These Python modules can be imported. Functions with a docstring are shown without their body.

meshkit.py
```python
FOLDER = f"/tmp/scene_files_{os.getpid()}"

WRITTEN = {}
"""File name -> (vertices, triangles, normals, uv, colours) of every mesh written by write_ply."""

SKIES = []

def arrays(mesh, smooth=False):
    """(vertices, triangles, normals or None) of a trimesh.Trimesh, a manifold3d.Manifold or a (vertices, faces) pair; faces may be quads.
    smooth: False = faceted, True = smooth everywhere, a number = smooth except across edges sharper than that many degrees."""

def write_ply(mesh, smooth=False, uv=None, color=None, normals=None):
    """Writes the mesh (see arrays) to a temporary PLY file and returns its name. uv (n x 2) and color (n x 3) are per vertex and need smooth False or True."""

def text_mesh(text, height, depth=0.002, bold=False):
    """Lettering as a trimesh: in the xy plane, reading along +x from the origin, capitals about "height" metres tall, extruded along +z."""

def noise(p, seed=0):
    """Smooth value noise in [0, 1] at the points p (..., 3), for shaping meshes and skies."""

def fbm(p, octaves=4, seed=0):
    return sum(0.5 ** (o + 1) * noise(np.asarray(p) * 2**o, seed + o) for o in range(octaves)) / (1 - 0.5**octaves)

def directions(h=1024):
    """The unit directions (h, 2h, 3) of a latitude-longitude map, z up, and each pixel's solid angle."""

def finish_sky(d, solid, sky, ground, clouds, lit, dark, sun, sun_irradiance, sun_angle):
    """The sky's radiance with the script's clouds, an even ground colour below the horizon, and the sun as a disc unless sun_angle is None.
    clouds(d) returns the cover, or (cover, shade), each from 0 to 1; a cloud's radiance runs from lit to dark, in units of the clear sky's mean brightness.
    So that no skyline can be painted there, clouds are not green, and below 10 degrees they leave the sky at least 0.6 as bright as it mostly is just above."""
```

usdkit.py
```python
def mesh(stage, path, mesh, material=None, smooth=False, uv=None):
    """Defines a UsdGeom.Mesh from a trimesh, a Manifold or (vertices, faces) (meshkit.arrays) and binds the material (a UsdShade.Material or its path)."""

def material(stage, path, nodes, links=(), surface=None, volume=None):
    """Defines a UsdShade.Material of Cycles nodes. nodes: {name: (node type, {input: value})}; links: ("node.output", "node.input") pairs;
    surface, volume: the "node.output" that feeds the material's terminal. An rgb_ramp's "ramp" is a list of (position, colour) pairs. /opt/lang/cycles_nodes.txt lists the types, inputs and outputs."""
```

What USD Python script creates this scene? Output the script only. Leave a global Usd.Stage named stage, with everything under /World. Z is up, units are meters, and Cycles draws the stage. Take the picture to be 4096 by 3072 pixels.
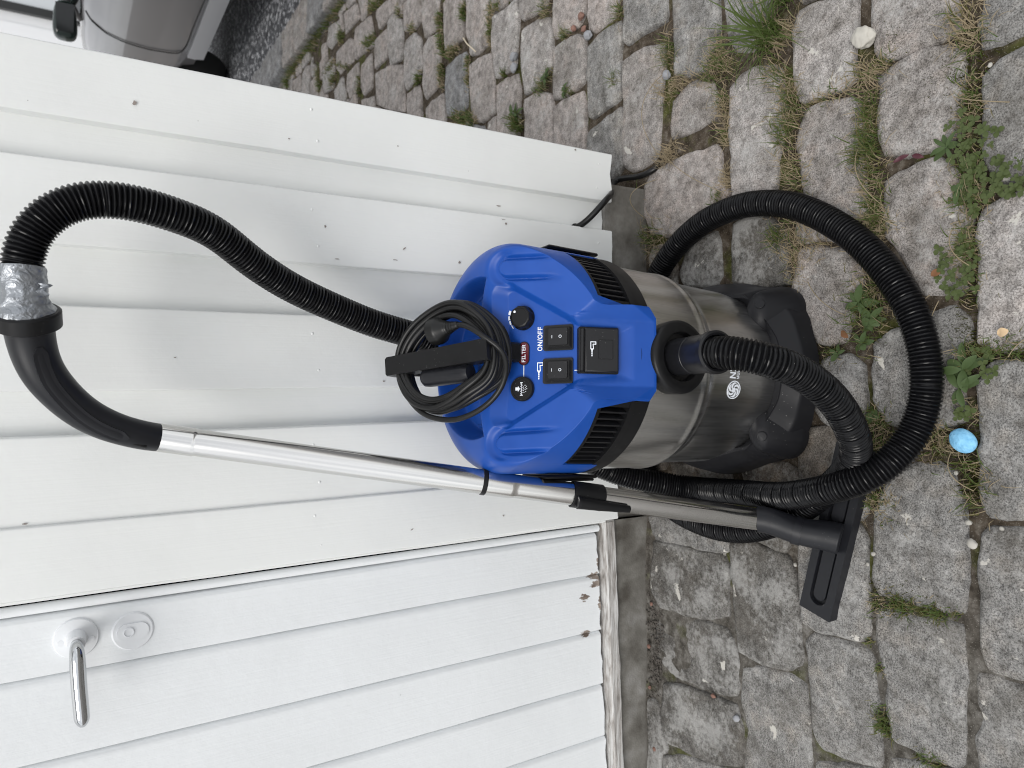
import math, random
import numpy as np, trimesh, manifold3d
import shapely, shapely.affinity
from shapely.geometry import Polygon, Point, LineString, box as sbox
from shapely.ops import unary_union
from scipy.interpolate import CubicSpline
from scipy.spatial import Delaunay
from pxr import Usd, UsdGeom, UsdLux, UsdShade, Sdf, Gf, Vt
import usdkit, meshkit

stage = Usd.Stage.CreateInMemory()
UsdGeom.SetStageUpAxis(stage, 'Z')
world = UsdGeom.Xform.Define(stage, '/World'); stage.SetDefaultPrim(world.GetPrim())
UsdGeom.Scope.Define(stage, '/World/Looks')
rng = np.random.default_rng(7)

# ---------------------------------------------------------------- camera (a phone held sideways, looking down at the wall)
cam = UsdGeom.Camera.Define(stage, '/World/camera')
CAM_POS = (0.0, -1.166, 1.05)
CAM_AXES = [[-0.001675, -0.524194, -0.851597], [0.999888, 0.01178, -0.009217], [0.014863, -0.851517, 0.524115]]
m = Gf.Matrix4d(*[*CAM_AXES[0], 0, *CAM_AXES[1], 0, *CAM_AXES[2], 0, *CAM_POS, 1])
cam.AddTransformOp().Set(m)
cam.CreateHorizontalApertureAttr(36.0); cam.CreateFocalLengthAttr(25.49)
cam.CreateFStopAttr(7.0); cam.CreateFocusDistanceAttr(1.08)
cam.CreateExposureAttr(EXPOSURE := 0.6)

# ---------------------------------------------------------------- sky and soft sun (overcast)
SUN_EL, SUN_AZ = math.radians(50), math.radians(-148)       # azimuth as atan2(x, y)
SKY_STRENGTH = 0.10
dome = UsdLux.DomeLight.Define(stage, '/World/sky')
dome.GetPrim().SetCustomDataByKey('kind', 'structure')
sky = usdkit.material(stage, '/World/Looks/sky_overcast', {
    'tc': ('texture_coordinate', {}),
    'sky': ('sky_texture', {'sky_type': 'single_scattering', 'sun_disc': False, 'sun_elevation': SUN_EL, 'sun_rotation': SUN_AZ}),
    'mp': ('mapping', {'scale': (1.0, 1.0, 2.4)}),
    'n': ('noise_texture', {'scale': 2.2, 'detail': 6.0, 'roughness': 0.55}),
    'cl': ('rgb_ramp', {'ramp': [(0.25, (5.1, 5.2, 5.42)), (0.5, (7.3, 7.42, 7.6)), (0.75, (10.6, 10.65, 10.7))]}),
    'mx': ('mix', {'fac': 0.9}),
    'bg': ('background_shader', {'strength': SKY_STRENGTH})},
    [('tc.generated', 'mp.vector'), ('mp.vector', 'n.vector'), ('n.fac', 'cl.fac'), ('sky.color', 'mx.color1'), ('cl.color', 'mx.color2'), ('mx.color', 'bg.color')], surface='bg.background')
UsdShade.MaterialBindingAPI.Apply(dome.GetPrim()).Bind(sky)
sun = UsdLux.DistantLight.Define(stage, '/World/sun')
sun.CreateNormalizeAttr(True); sun.CreateIntensityAttr(0.34); sun.CreateAngleAttr(32.0); sun.CreateColorAttr(Gf.Vec3f(1.0, 0.97, 0.93))
dirv = Gf.Vec3d(math.sin(SUN_AZ) * math.cos(SUN_EL), math.cos(SUN_AZ) * math.cos(SUN_EL), math.sin(SUN_EL))
sun.AddTransformOp().Set(Gf.Matrix4d().SetRotate(Gf.Rotation(Gf.Vec3d(0, 0, 1), dirv)))

# ---------------------------------------------------------------- helpers
used = {}
def numbered(path):
    k = used.get(path, 0); used[path] = k + 1
    return path if k == 0 else f'{path}_{k:03d}'
def parent_path(parent): return '/World' if parent is None else str(parent.GetPath())
def tag(o, label=None, cat=None, group=None, kind=None):
    for k, v in (('label', label), ('category', cat), ('group', group), ('kind', kind)):
        if v: o.SetCustomDataByKey(k, v)
    return o
def thing(name, label, cat, matrix=None, group=None, kind=None):
    x = UsdGeom.Xform.Define(stage, numbered('/World/' + name))
    if matrix is not None: x.AddTransformOp().Set(Gf.Matrix4d(*np.asarray(matrix, float).T.ravel().tolist()))
    return tag(x.GetPrim(), label, cat, group, kind)
def obj(name, mesh, mat, parent=None, smooth=40):
    g = usdkit.mesh(stage, numbered(parent_path(parent) + '/' + name), mesh, mat, smooth=smooth)
    return g.GetPrim()
def cat(*ms): return trimesh.util.concatenate([x for x in ms])
def T4(loc=(0, 0, 0), rz=0., ry=0., rx=0.):
    e = trimesh.transformations
    return e.translation_matrix(loc) @ e.rotation_matrix(ry, [0, 1, 0]) @ e.rotation_matrix(rz, [0, 0, 1]) @ e.rotation_matrix(rx, [1, 0, 0])
def bx(x0, x1, y0, y1, z0, z1, b=0.0):
    """a box, its edges chamfered by b"""
    if b <= 0:
        q = trimesh.creation.box((x1 - x0, y1 - y0, z1 - z0)); q.apply_translation(((x0 + x1) / 2, (y0 + y1) / 2, (z0 + z1) / 2)); return q
    pts = []
    for sx, X in ((1, x0), (-1, x1)):
        for sy, Y in ((1, y0), (-1, y1)):
            for sz, Z in ((1, z0), (-1, z1)):
                pts += [(X + sx * b, Y + sy * b, Z), (X + sx * b, Y, Z + sz * b), (X, Y + sy * b, Z + sz * b)]
    return trimesh.convex.convex_hull(np.array(pts))
def lathe(profile, n=64, axis='z'):
    """profile [(r, z)] from bottom to top"""
    p = np.array(profile, float); a = np.arange(n) * 2 * np.pi / n
    v = np.stack([p[:, None, 0] * np.cos(a), p[:, None, 0] * np.sin(a), np.broadcast_to(p[:, None, 1], (len(p), n))], -1).reshape(-1, 3)
    i, j = np.meshgrid(np.arange(len(p) - 1), np.arange(n), indexing='ij')
    f = np.stack([i * n + j, i * n + (j + 1) % n, (i + 1) * n + (j + 1) % n, (i + 1) * n + j], -1).reshape(-1, 4)
    q = trimesh.Trimesh(v, np.vstack([f[:, [0, 1, 2]], f[:, [0, 2, 3]]]), process=False)
    if axis == 'y': q.apply_transform(trimesh.transformations.rotation_matrix(np.pi / 2, [1, 0, 0]))      # z -> -y
    return q
def spline(pts, step, k=None):
    p = np.array(pts, float); d = np.r_[0, np.cumsum(np.linalg.norm(np.diff(p, axis=0), axis=1))]
    cs = CubicSpline(d, p); t = np.linspace(0, d[-1], 4000); q = cs(t)
    s = np.r_[0, np.cumsum(np.linalg.norm(np.diff(q, axis=0), axis=1))]
    n = max(int(s[-1] / step), 4); u = np.linspace(0, s[-1], n + 1)
    return cs(np.interp(u, s, t)), u
def frames(p):
    t = np.gradient(p, axis=0); t /= np.linalg.norm(t, axis=1, keepdims=True)
    n = np.zeros_like(p); a = np.array([0, 0, 1.]) if abs(t[0][2]) < .9 else np.array([1., 0, 0])
    n[0] = np.cross(t[0], a); n[0] /= np.linalg.norm(n[0])
    for i in range(1, len(p)):
        v = n[i - 1] - t[i] * (n[i - 1] @ t[i]); n[i] = v / np.linalg.norm(v)
    return t, n, np.cross(t, n)
def sweep(p, r, n=16, cap=True, flat=1.0):
    """a tube of radius r (number or one per point) along the polyline p"""
    p = np.asarray(p, float); t, a, b = frames(p); r = np.broadcast_to(r, (len(p),))
    g = np.arange(n) * 2 * np.pi / n
    v = (p[:, None] + r[:, None, None] * (np.cos(g)[None, :, None] * a[:, None] + flat * np.sin(g)[None, :, None] * b[:, None])).reshape(-1, 3)
    i, j = np.meshgrid(np.arange(len(p) - 1), np.arange(n), indexing='ij')
    f = np.stack([i * n + j, i * n + (j + 1) % n, (i + 1) * n + (j + 1) % n, (i + 1) * n + j], -1).reshape(-1, 4)
    f = np.vstack([f[:, [0, 1, 2]], f[:, [0, 2, 3]]])
    if cap:
        k = len(v); v = np.vstack([v, p[0], p[-1]]); q = np.arange(n); e = (len(p) - 1) * n
        f = np.vstack([f, np.stack([np.full(n, k), (q + 1) % n, q], 1), np.stack([np.full(n, k + 1), e + q, e + (q + 1) % n], 1)])
    return trimesh.Trimesh(v, f, process=False)
def prism(poly, z0, z1):
    q = trimesh.creation.extrude_polygon(poly, z1 - z0, engine='earcut'); q.apply_translation((0, 0, z0)); return q
def nz(p, scale, octv=3, seed=0): return meshkit.fbm(np.asarray(p) * scale, octv, seed) - .5

# ---------------------------------------------------------------- materials
def mat(name, nodes, links, surface='p.BSDF'): return usdkit.material(stage, '/World/Looks/' + name, nodes, links, surface=surface)
def plain(name, col, rough=.5, metal=0., spec=.5, coat=0., bump=0., bscale=400., var=.0):
    nodes = {'g': ('geometry', {}), 'p': ('principled_bsdf', {'base_color': col, 'roughness': rough, 'metallic': metal, 'specular_ior_level': spec, 'coat_weight': coat, 'coat_roughness': .05})}
    links = []
    if bump:
        nodes['n'] = ('noise_texture', {'scale': bscale, 'detail': 3.0}); nodes['b'] = ('bump', {'strength': bump, 'distance': .001})
        links += [('g.position', 'n.vector'), ('n.fac', 'b.height'), ('b.normal', 'p.normal')]
    if var:
        nodes['n2'] = ('noise_texture', {'scale': 35., 'detail': 4.0})
        nodes['r'] = ('rgb_ramp', {'ramp': [(.3, tuple(c * (1 - var) for c in col)), (.7, tuple(min(1, c * (1 + var)) for c in col))]})
        nodes['rr'] = ('map_range', {'from_min': .3, 'from_max': .7, 'to_min': rough * .85, 'to_max': min(1, rough * 1.2)})
        links += [('g.position', 'n2.vector'), ('n2.fac', 'r.fac'), ('r.color', 'p.base_color'), ('n2.fac', 'rr.value'), ('rr.result', 'p.roughness')]
    return mat(name, nodes, links)

def dusty(name, col, rough, dust=(.35, .34, .32), amount=.5, spec=.5, bump=.15):
    """dark moulded plastic with a sparse scatter of dust specks and faint scuffs"""
    return mat(name, {
        'g': ('geometry', {}), 'v': ('voronoi_texture', {'scale': 170.}), 'n': ('noise_texture', {'scale': 22., 'detail': 5.}), 'fn': ('noise_texture', {'scale': 900., 'detail': 2.}),
        'lt': ('math', {'math_type': 'less_than', 'value2': .09}), 'm1': ('map_range', {'from_min': .52, 'from_max': .68, 'to_min': 0., 'to_max': amount, 'clamp': True}),
        'mm': ('math', {'math_type': 'multiply'}), 'mx': ('mix', {'color1': col, 'color2': dust}),
        'rr': ('map_range', {'from_min': .3, 'from_max': .7, 'to_min': rough * .8, 'to_max': min(1., rough * 1.25)}),
        'b': ('bump', {'strength': bump, 'distance': .0006}), 'p': ('principled_bsdf', {'specular_ior_level': spec})},
        [('g.position', 'v.vector'), ('g.position', 'n.vector'), ('g.position', 'fn.vector'), ('v.distance', 'lt.value1'), ('n.fac', 'm1.value'), ('lt.value', 'mm.value1'), ('m1.result', 'mm.value2'),
         ('mm.value', 'mx.fac'), ('mx.color', 'p.base_color'), ('n.fac', 'rr.value'), ('rr.result', 'p.roughness'), ('fn.fac', 'b.height'), ('b.normal', 'p.normal')])

def granite(name, light, dark, warm, lichen=.0, dirt=.3, dust=0.):
    """speckled granite sett: crystals, tonal clouds, pale lichen scabs and dirt"""
    return mat(name, {
        'g': ('geometry', {}),
        'sp': ('noise_texture', {'scale': 430., 'detail': 2.5, 'roughness': .75}), 'spr': ('rgb_ramp', {'ramp': [(.36, dark), (.47, tuple((a + b) / 2 for a, b in zip(light, dark))), (.62, light)]}),
        'bl': ('voronoi_texture', {'scale': 420.}), 'blm': ('map_range', {'from_min': .0, 'from_max': .25, 'to_min': .72, 'to_max': 1., 'clamp': True}),
        'du': ('noise_texture', {'scale': 120., 'detail': 9., 'roughness': .7}), 'dub': ('noise_texture', {'scale': 14., 'detail': 3.}), 'dum': ('math', {'math_type': 'add'}), 'dur': ('map_range', {'from_min': 1.08 - dust * .4, 'from_max': 1.32 - dust * .4, 'to_min': 0., 'to_max': .5, 'clamp': True}), 'm5': ('mix', {'color2': (.42, .415, .40)}),
        'cl': ('noise_texture', {'scale': 17., 'detail': 5., 'roughness': .6}), 'clr': ('rgb_ramp', {'ramp': [(.3, (.62, .60, .57)), (.5, (.95, .95, .95)), (.72, warm)]}),
        'md': ('noise_texture', {'scale': 55., 'detail': 6., 'roughness': .68}), 'mdr': ('rgb_ramp', {'ramp': [(.34, (.50, .49, .48)), (.5, (.98, .98, .98)), (.66, (1.3, 1.3, 1.3))]}),
        'm1': ('mix', {'mix_type': 'multiply', 'fac': 1.}), 'm2': ('mix', {'mix_type': 'multiply', 'fac': .9}), 'm2b': ('mix', {'mix_type': 'multiply', 'fac': 1.}),
        'li': ('noise_texture', {'scale': 26., 'detail': 7., 'roughness': .62, 'distortion': .4}), 'lir': ('map_range', {'from_min': .655 - lichen, 'from_max': .675 - lichen, 'clamp': True}),
        'm3': ('mix', {'color2': (.46, .44, .40)}),
        'di': ('noise_texture', {'scale': 9., 'detail': 6., 'roughness': .6}), 'dir': ('map_range', {'from_min': .5, 'from_max': .72, 'to_min': 0., 'to_max': dirt, 'clamp': True}),
        'm4': ('mix', {'color2': (.085, .072, .055)}),
        'hb': ('noise_texture', {'scale': 150., 'detail': 5., 'roughness': .7}), 'b': ('bump', {'strength': .7, 'distance': .003}),
        'p': ('principled_bsdf', {'roughness': .86, 'specular_ior_level': .3})},
        [('g.position', f'{x}.vector') for x in ('sp', 'bl', 'cl', 'md', 'li', 'di', 'hb', 'du', 'dub')] +
        [('sp.fac', 'spr.fac'), ('bl.distance', 'blm.value'), ('cl.fac', 'clr.fac'), ('md.fac', 'mdr.fac'), ('spr.color', 'm1.color1'), ('clr.color', 'm1.color2'), ('m1.color', 'm2.color1'), ('mdr.color', 'm2.color2'),
         ('m2.color', 'm2b.color1'), ('blm.result', 'm2b.color2'),
         ('li.fac', 'lir.value'), ('lir.result', 'm3.fac'), ('m2b.color', 'm3.color1'), ('di.fac', 'dir.value'), ('dir.result', 'm4.fac'), ('m3.color', 'm4.color1'), ('du.fac', 'dum.value1'), ('dub.fac', 'dum.value2'), ('dum.value', 'dur.value'), ('dur.result', 'm5.fac'), ('m4.color', 'm5.color1'), ('m5.color', 'p.base_color'), ('hb.fac', 'b.height'), ('b.normal', 'p.normal')])

STONE_MATS = {
    'grey': granite('granite_grey', (.285, .279, .268), (.080, .077, .074), (1.15, 1.08, 1.0), .0, .4, .08),
    'cool': granite('granite_blue_grey', (.285, .284, .285), (.095, .096, .098), (1.06, 1.03, 1.0), -.05, .35, .1),
    'warm': granite('granite_warm', (.345, .322, .304), (.110, .100, .092), (1.12, 1.03, .97), -.01, .35, .08),
    'pale': granite('granite_pale', (.405, .382, .364), (.135, .124, .116), (1.08, 1.03, 1.0), .03, .25, .12),
    'rose': granite('granite_rose', (.395, .360, .338), (.155, .138, .127), (1.08, 1.02, .98), -.02, .2, .05),
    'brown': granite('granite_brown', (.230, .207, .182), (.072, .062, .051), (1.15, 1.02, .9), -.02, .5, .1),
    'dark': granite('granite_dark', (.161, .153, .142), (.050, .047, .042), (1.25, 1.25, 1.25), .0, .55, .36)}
def paint(name, col, grain=.35, wear=None, vert=True):
    """brushed exterior paint on wood: vertical brush marks, runs, specks of dirt; wear: [(x, z, rx, rz)] places where it has flaked off"""
    nodes = {
        'g': ('geometry', {}), 'mp': ('mapping', {'scale': (260., 260., 9.) if vert else (9., 260., 260.)}), 'br': ('noise_texture', {'scale': 1., 'detail': 3.}),
        'fl': ('noise_texture', {'scale': 55., 'detail': 5., 'roughness': .6}), 'ad': ('math', {'math_type': 'multiply_add', 'value2': 1.3}),
        'b': ('bump', {'strength': grain, 'distance': .0016}),
        'st': ('noise_texture', {'scale': 5.5, 'detail': 4.}), 'sr': ('rgb_ramp', {'ramp': [(.3, tuple(c * .955 for c in col)), (.6, col)]}),
        'v': ('voronoi_texture', {'scale': 34., 'randomness': 1.}), 'lt': ('math', {'math_type': 'less_than', 'value2': .035}), 'vs': ('noise_texture', {'scale': 6.}), 'vm': ('math', {'math_type': 'greater_than', 'value2': .60}), 'vv': ('math', {'math_type': 'multiply'}), 'vk': ('math', {'math_type': 'multiply', 'value2': .55}),
        'm1': ('mix', {'color2': (.22, .21, .2)}),
        'p': ('principled_bsdf', {'roughness': .42, 'specular_ior_level': .42})}
    links = [('g.position', 'mp.vector'), ('mp.vector', 'br.vector'), ('g.position', 'fl.vector'), ('fl.fac', 'ad.value1'), ('br.fac', 'ad.value3'), ('ad.value', 'b.height'), ('b.normal', 'p.normal'),
             ('g.position', 'st.vector'), ('st.fac', 'sr.fac'), ('g.position', 'v.vector'), ('v.distance', 'lt.value1'), ('g.position', 'vs.vector'), ('vs.fac', 'vm.value1'), ('lt.value', 'vv.value1'), ('vm.value', 'vv.value2'), ('vv.value', 'vk.value1'), ('vk.value', 'm1.fac'), ('sr.color', 'm1.color1')]
    last = 'm1.color'
    if wear:
        nodes.update({'sx': ('separate_xyz', {}), 'wn': ('noise_texture', {'scale': 90., 'detail': 6., 'roughness': .65}), 'wmap': ('mapping', {'scale': (1., 1., .35)}), 'wood': ('noise_texture', {'scale': 60., 'detail': 5.}), 'wr': ('rgb_ramp', {'ramp': [(.35, (.14, .105, .085)), (.65, (.36, .31, .27))]})})
        links += [('g.position', 'sx.vector'), ('g.position', 'wmap.vector'), ('wmap.vector', 'wn.vector'), ('wmap.vector', 'wood.vector'), ('wood.fac', 'wr.fac')]
        acc = None
        for k, (cx, cz, rx, rz) in enumerate(wear):
            for a, comp, c0, rr in (('x', 'x', cx, rx), ('z', 'z', cz, rz)):
                nodes[f'd{a}{k}'] = ('math', {'math_type': 'subtract', 'value2': c0}); nodes[f'e{a}{k}'] = ('math', {'math_type': 'divide', 'value2': rr}); nodes[f'f{a}{k}'] = ('math', {'math_type': 'power', 'value2': 2.})
                nodes[f'a{a}{k}'] = ('math', {'math_type': 'absolute'})
                links += [(f'sx.{comp}', f'd{a}{k}.value1'), (f'd{a}{k}.value', f'e{a}{k}.value1'), (f'e{a}{k}.value', f'a{a}{k}.value1'), (f'a{a}{k}.value', f'f{a}{k}.value1')]
            nodes[f's{k}'] = ('math', {'math_type': 'add'}); links += [(f'fx{k}.value', f's{k}.value1'), (f'fz{k}.value', f's{k}.value2')]
            if acc is None: acc = f's{k}.value'
            else:
                nodes[f'mn{k}'] = ('math', {'math_type': 'minimum'}); links += [(acc, f'mn{k}.value1'), (f's{k}.value', f'mn{k}.value2')]; acc = f'mn{k}.value'
        nodes.update({'wk': ('math', {'math_type': 'multiply_add', 'value2': 7.0, 'value3': -3.3}), 'wa': ('math', {'math_type': 'add'}), 'wl': ('map_range', {'from_min': 1.05, 'from_max': .95, 'clamp': True}), 'm2': ('mix', {})})
        links += [('wn.fac', 'wk.value1'), (acc, 'wa.value1'), ('wk.value', 'wa.value2'), ('wa.value', 'wl.value'), ('wl.result', 'm2.fac'), (last, 'm2.color1'), ('wr.color', 'm2.color2')]
        last = 'm2.color'
    links.append((last, 'p.base_color'))
    return mat(name, nodes, links)
WALL = paint('white_wall_paint', (.755, .768, .755), .16)
DOOR = paint('white_door_paint', (.755, .775, .785), .30, wear=[(-.423, .124, .016, .024), (-.458, .150, .008, .012), (-.535, .148, .009, .012), (-.39, .117, .010, .004), (-.475, .111, .012, .005)])
SILL = mat('weathered_sill', {
    'g': ('geometry', {}), 'mp': ('mapping', {'scale': (16., 120., 260.)}), 'n': ('noise_texture', {'scale': 1., 'detail': 9., 'roughness': .65}), 'r': ('rgb_ramp', {'ramp': [(.34, (.16, .145, .13)), (.46, (.36, .34, .32)), (.60, (.56, .555, .54))]}),
    'b': ('bump', {'strength': .8, 'distance': .003}), 'p': ('principled_bsdf', {'roughness': .75})},
    [('g.position', 'mp.vector'), ('mp.vector', 'n.vector'), ('n.fac', 'r.fac'), ('r.color', 'p.base_color'), ('n.fac', 'b.height'), ('b.normal', 'p.normal')])
CONCRETE = mat('old_concrete', {
    'g': ('geometry', {}), 'n': ('noise_texture', {'scale': 14., 'detail': 7., 'roughness': .6}), 'r': ('rgb_ramp', {'ramp': [(.34, (.065, .058, .048)), (.55, (.15, .142, .126)), (.72, (.24, .232, .22))]}),
    'f': ('noise_texture', {'scale': 300., 'detail': 3.}), 'b': ('bump', {'strength': .5, 'distance': .002}), 'p': ('principled_bsdf', {'roughness': .85})},
    [('g.position', 'n.vector'), ('n.fac', 'r.fac'), ('r.color', 'p.base_color'), ('g.position', 'f.vector'), ('f.fac', 'b.height'), ('b.normal', 'p.normal')])
SOIL = mat('joint_soil', {
    'g': ('geometry', {}), 'n': ('noise_texture', {'scale': 60., 'detail': 7., 'roughness': .65}), 'r': ('rgb_ramp', {'ramp': [(.35, (.030, .023, .016)), (.55, (.075, .060, .045)), (.7, (.15, .132, .11))]}),
    'm': ('noise_texture', {'scale': 11., 'detail': 5.}), 'mr': ('map_range', {'from_min': .55, 'from_max': .64, 'to_min': 0., 'to_max': .8, 'clamp': True}), 'mc': ('rgb_ramp', {'ramp': [(.35, (.030, .034, .008)), (.65, (.085, .092, .022))]}),
    'mx': ('mix', {}), 'sx': ('separate_xyz', {}), 'lf': ('map_range', {'from_min': -.20, 'from_max': -.42, 'clamp': True}), 'gd': ('rgb_ramp', {'ramp': [(.35, (.05, .045, .038)), (.52, (.105, .097, .085)), (.7, (.20, .19, .175))]}), 'm0': ('mix', {}), 'ax': ('math', {'math_type': 'add', 'value2': .28}), 'ab': ('math', {'math_type': 'absolute'}), 'ay': ('math', {'math_type': 'subtract', 'value2': 1.3}), 'aby': ('math', {'math_type': 'absolute'}), 'sy': ('math', {'math_type': 'multiply', 'value2': .62}), 'mxm': ('math', {'math_type': 'maximum'}), 'fo': ('map_range', {'from_min': 1.88, 'from_max': 1.95, 'clamp': True}), 'fm': ('mix', {'color2': (.21, .20, .19)}), 'gr': ('voronoi_texture', {'scale': 330.}), 'gl': ('math', {'math_type': 'less_than', 'value2': .16}), 'gk': ('math', {'math_type': 'multiply', 'value2': .6}), 'm3': ('mix', {'color2': (.32, .30, .27)}),
    'b': ('bump', {'strength': 1., 'distance': .006}), 'p': ('principled_bsdf', {'roughness': .95, 'specular_ior_level': .1})},
    [('g.position', 'n.vector'), ('n.fac', 'r.fac'), ('g.position', 'm.vector'), ('m.fac', 'mr.value'), ('n.fac', 'mc.fac'), ('mr.result', 'mx.fac'), ('g.position', 'sx.vector'), ('sx.x', 'lf.value'), ('n.fac', 'gd.fac'), ('lf.result', 'm0.fac'), ('r.color', 'm0.color1'), ('gd.color', 'm0.color2'), ('m0.color', 'mx.color1'), ('sx.x', 'ax.value1'), ('ax.value', 'ab.value1'), ('sx.y', 'ay.value1'), ('ay.value', 'aby.value1'), ('aby.value', 'sy.value1'), ('ab.value', 'mxm.value1'), ('sy.value', 'mxm.value2'), ('mxm.value', 'fo.value'), ('fo.result', 'fm.fac'), ('m3.color', 'fm.color1'), ('mc.color', 'mx.color2'), ('g.position', 'gr.vector'), ('gr.distance', 'gl.value1'), ('gl.value', 'gk.value1'), ('gk.value', 'm3.fac'), ('mx.color', 'm3.color1'), ('fm.color', 'p.base_color'), ('n.fac', 'b.height'), ('b.normal', 'p.normal')])
ASPHALT = mat('asphalt', {
    'g': ('geometry', {}), 'v': ('voronoi_texture', {'scale': 62.}), 'r': ('rgb_ramp', {'ramp': [(.0, (.012, .012, .014)), (.45, (.045, .046, .05)), (.75, (.11, .112, .118)), (1., (.50, .50, .51))]}), 'sc': ('separate_color', {}),
    'b': ('bump', {'strength': 1., 'distance': .006}), 'p': ('principled_bsdf', {'roughness': .8})},
    [('g.position', 'v.vector'), ('v.color', 'sc.color'), ('sc.r', 'r.fac'), ('r.color', 'p.base_color'), ('v.distance', 'b.height'), ('b.normal', 'p.normal')])
def leafmat(name, col, tr=.35, rough=.55):
    d = tuple(c * .6 for c in col); l = tuple(min(1, c * 1.5) for c in col)
    return mat(name, {'g': ('geometry', {}), 'r': ('rgb_ramp', {'ramp': [(0., d), (.5, col), (1., l)]}), 'p': ('principled_bsdf', {'roughness': rough, 'specular_ior_level': .3}), 't': ('translucent_bsdf', {}), 'm': ('mix_closure', {'fac': tr})},
               [('g.random_per_island', 'r.fac'), ('r.color', 'p.base_color'), ('r.color', 't.color'), ('p.BSDF', 'm.closure1'), ('t.BSDF', 'm.closure2')], 'm.closure')
GRASS = leafmat('grass_green', (.14, .20, .05)); OLIVE = leafmat('grass_olive', (.24, .225, .085)); DRY = leafmat('grass_dry', (.52, .42, .27), .25, .7)
LEAF = leafmat('weed_leaf', (.125, .19, .07), .3, .5); DEAD = leafmat('dead_leaf', (.34, .16, .075), .2, .6); CLOVER = leafmat('clover_leaf', (.125, .165, .055), .25, .5)
BLUE = mat('blue_plastic', {'g': ('geometry', {}), 'n': ('noise_texture', {'scale': 24., 'detail': 4.}), 'rr': ('map_range', {'from_min': .3, 'from_max': .7, 'to_min': .33, 'to_max': .47}), 'f': ('noise_texture', {'scale': 1300., 'detail': 2.}), 'b': ('bump', {'strength': .12, 'distance': .0005}),
    'r': ('rgb_ramp', {'ramp': [(.3, (.005, .054, .285)), (.7, (.007, .063, .32))]}), 'p': ('principled_bsdf', {'specular_ior_level': .36})},
    [('g.position', 'n.vector'), ('n.fac', 'rr.value'), ('rr.result', 'p.roughness'), ('n.fac', 'r.fac'), ('r.color', 'p.base_color'), ('g.position', 'f.vector'), ('f.fac', 'b.height'), ('b.normal', 'p.normal')])
BLACK = dusty('black_plastic', (.0065, .0065, .007), .38, amount=.5, spec=.24)
BLACK_SATIN = dusty('black_satin_plastic', (.007, .007, .008), .30, amount=.3, spec=.38)
BASEBLACK = dusty('base_black_plastic', (.010, .010, .0115), .42, amount=.8, spec=.22)
RUBBER = dusty('cable_rubber', (.007, .007, .007), .33, amount=.1, spec=.33)
HOSE = dusty('hose_black', (.0035, .0035, .004), .21, amount=.35, spec=.24, bump=.05)
GRIP = dusty('grip_dark_grey', (.010, .0105, .013), .36, amount=.05, spec=.33)
NOZZLE = dusty('nozzle_dark_grey', (.010, .0105, .013), .42, amount=.3, spec=.3)
WHITE = plain('white_print', (.72, .75, .80), .5); WHITE_PAINT = plain('white_painted_metal', (.72, .735, .75), .38, bump=.2, bscale=90.)
CHROME = plain('chrome', (.56, .57, .58), .08, 1., bump=.05, bscale=300.)
RED = plain('red_lens', (.085, .006, .012), .2)
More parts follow.
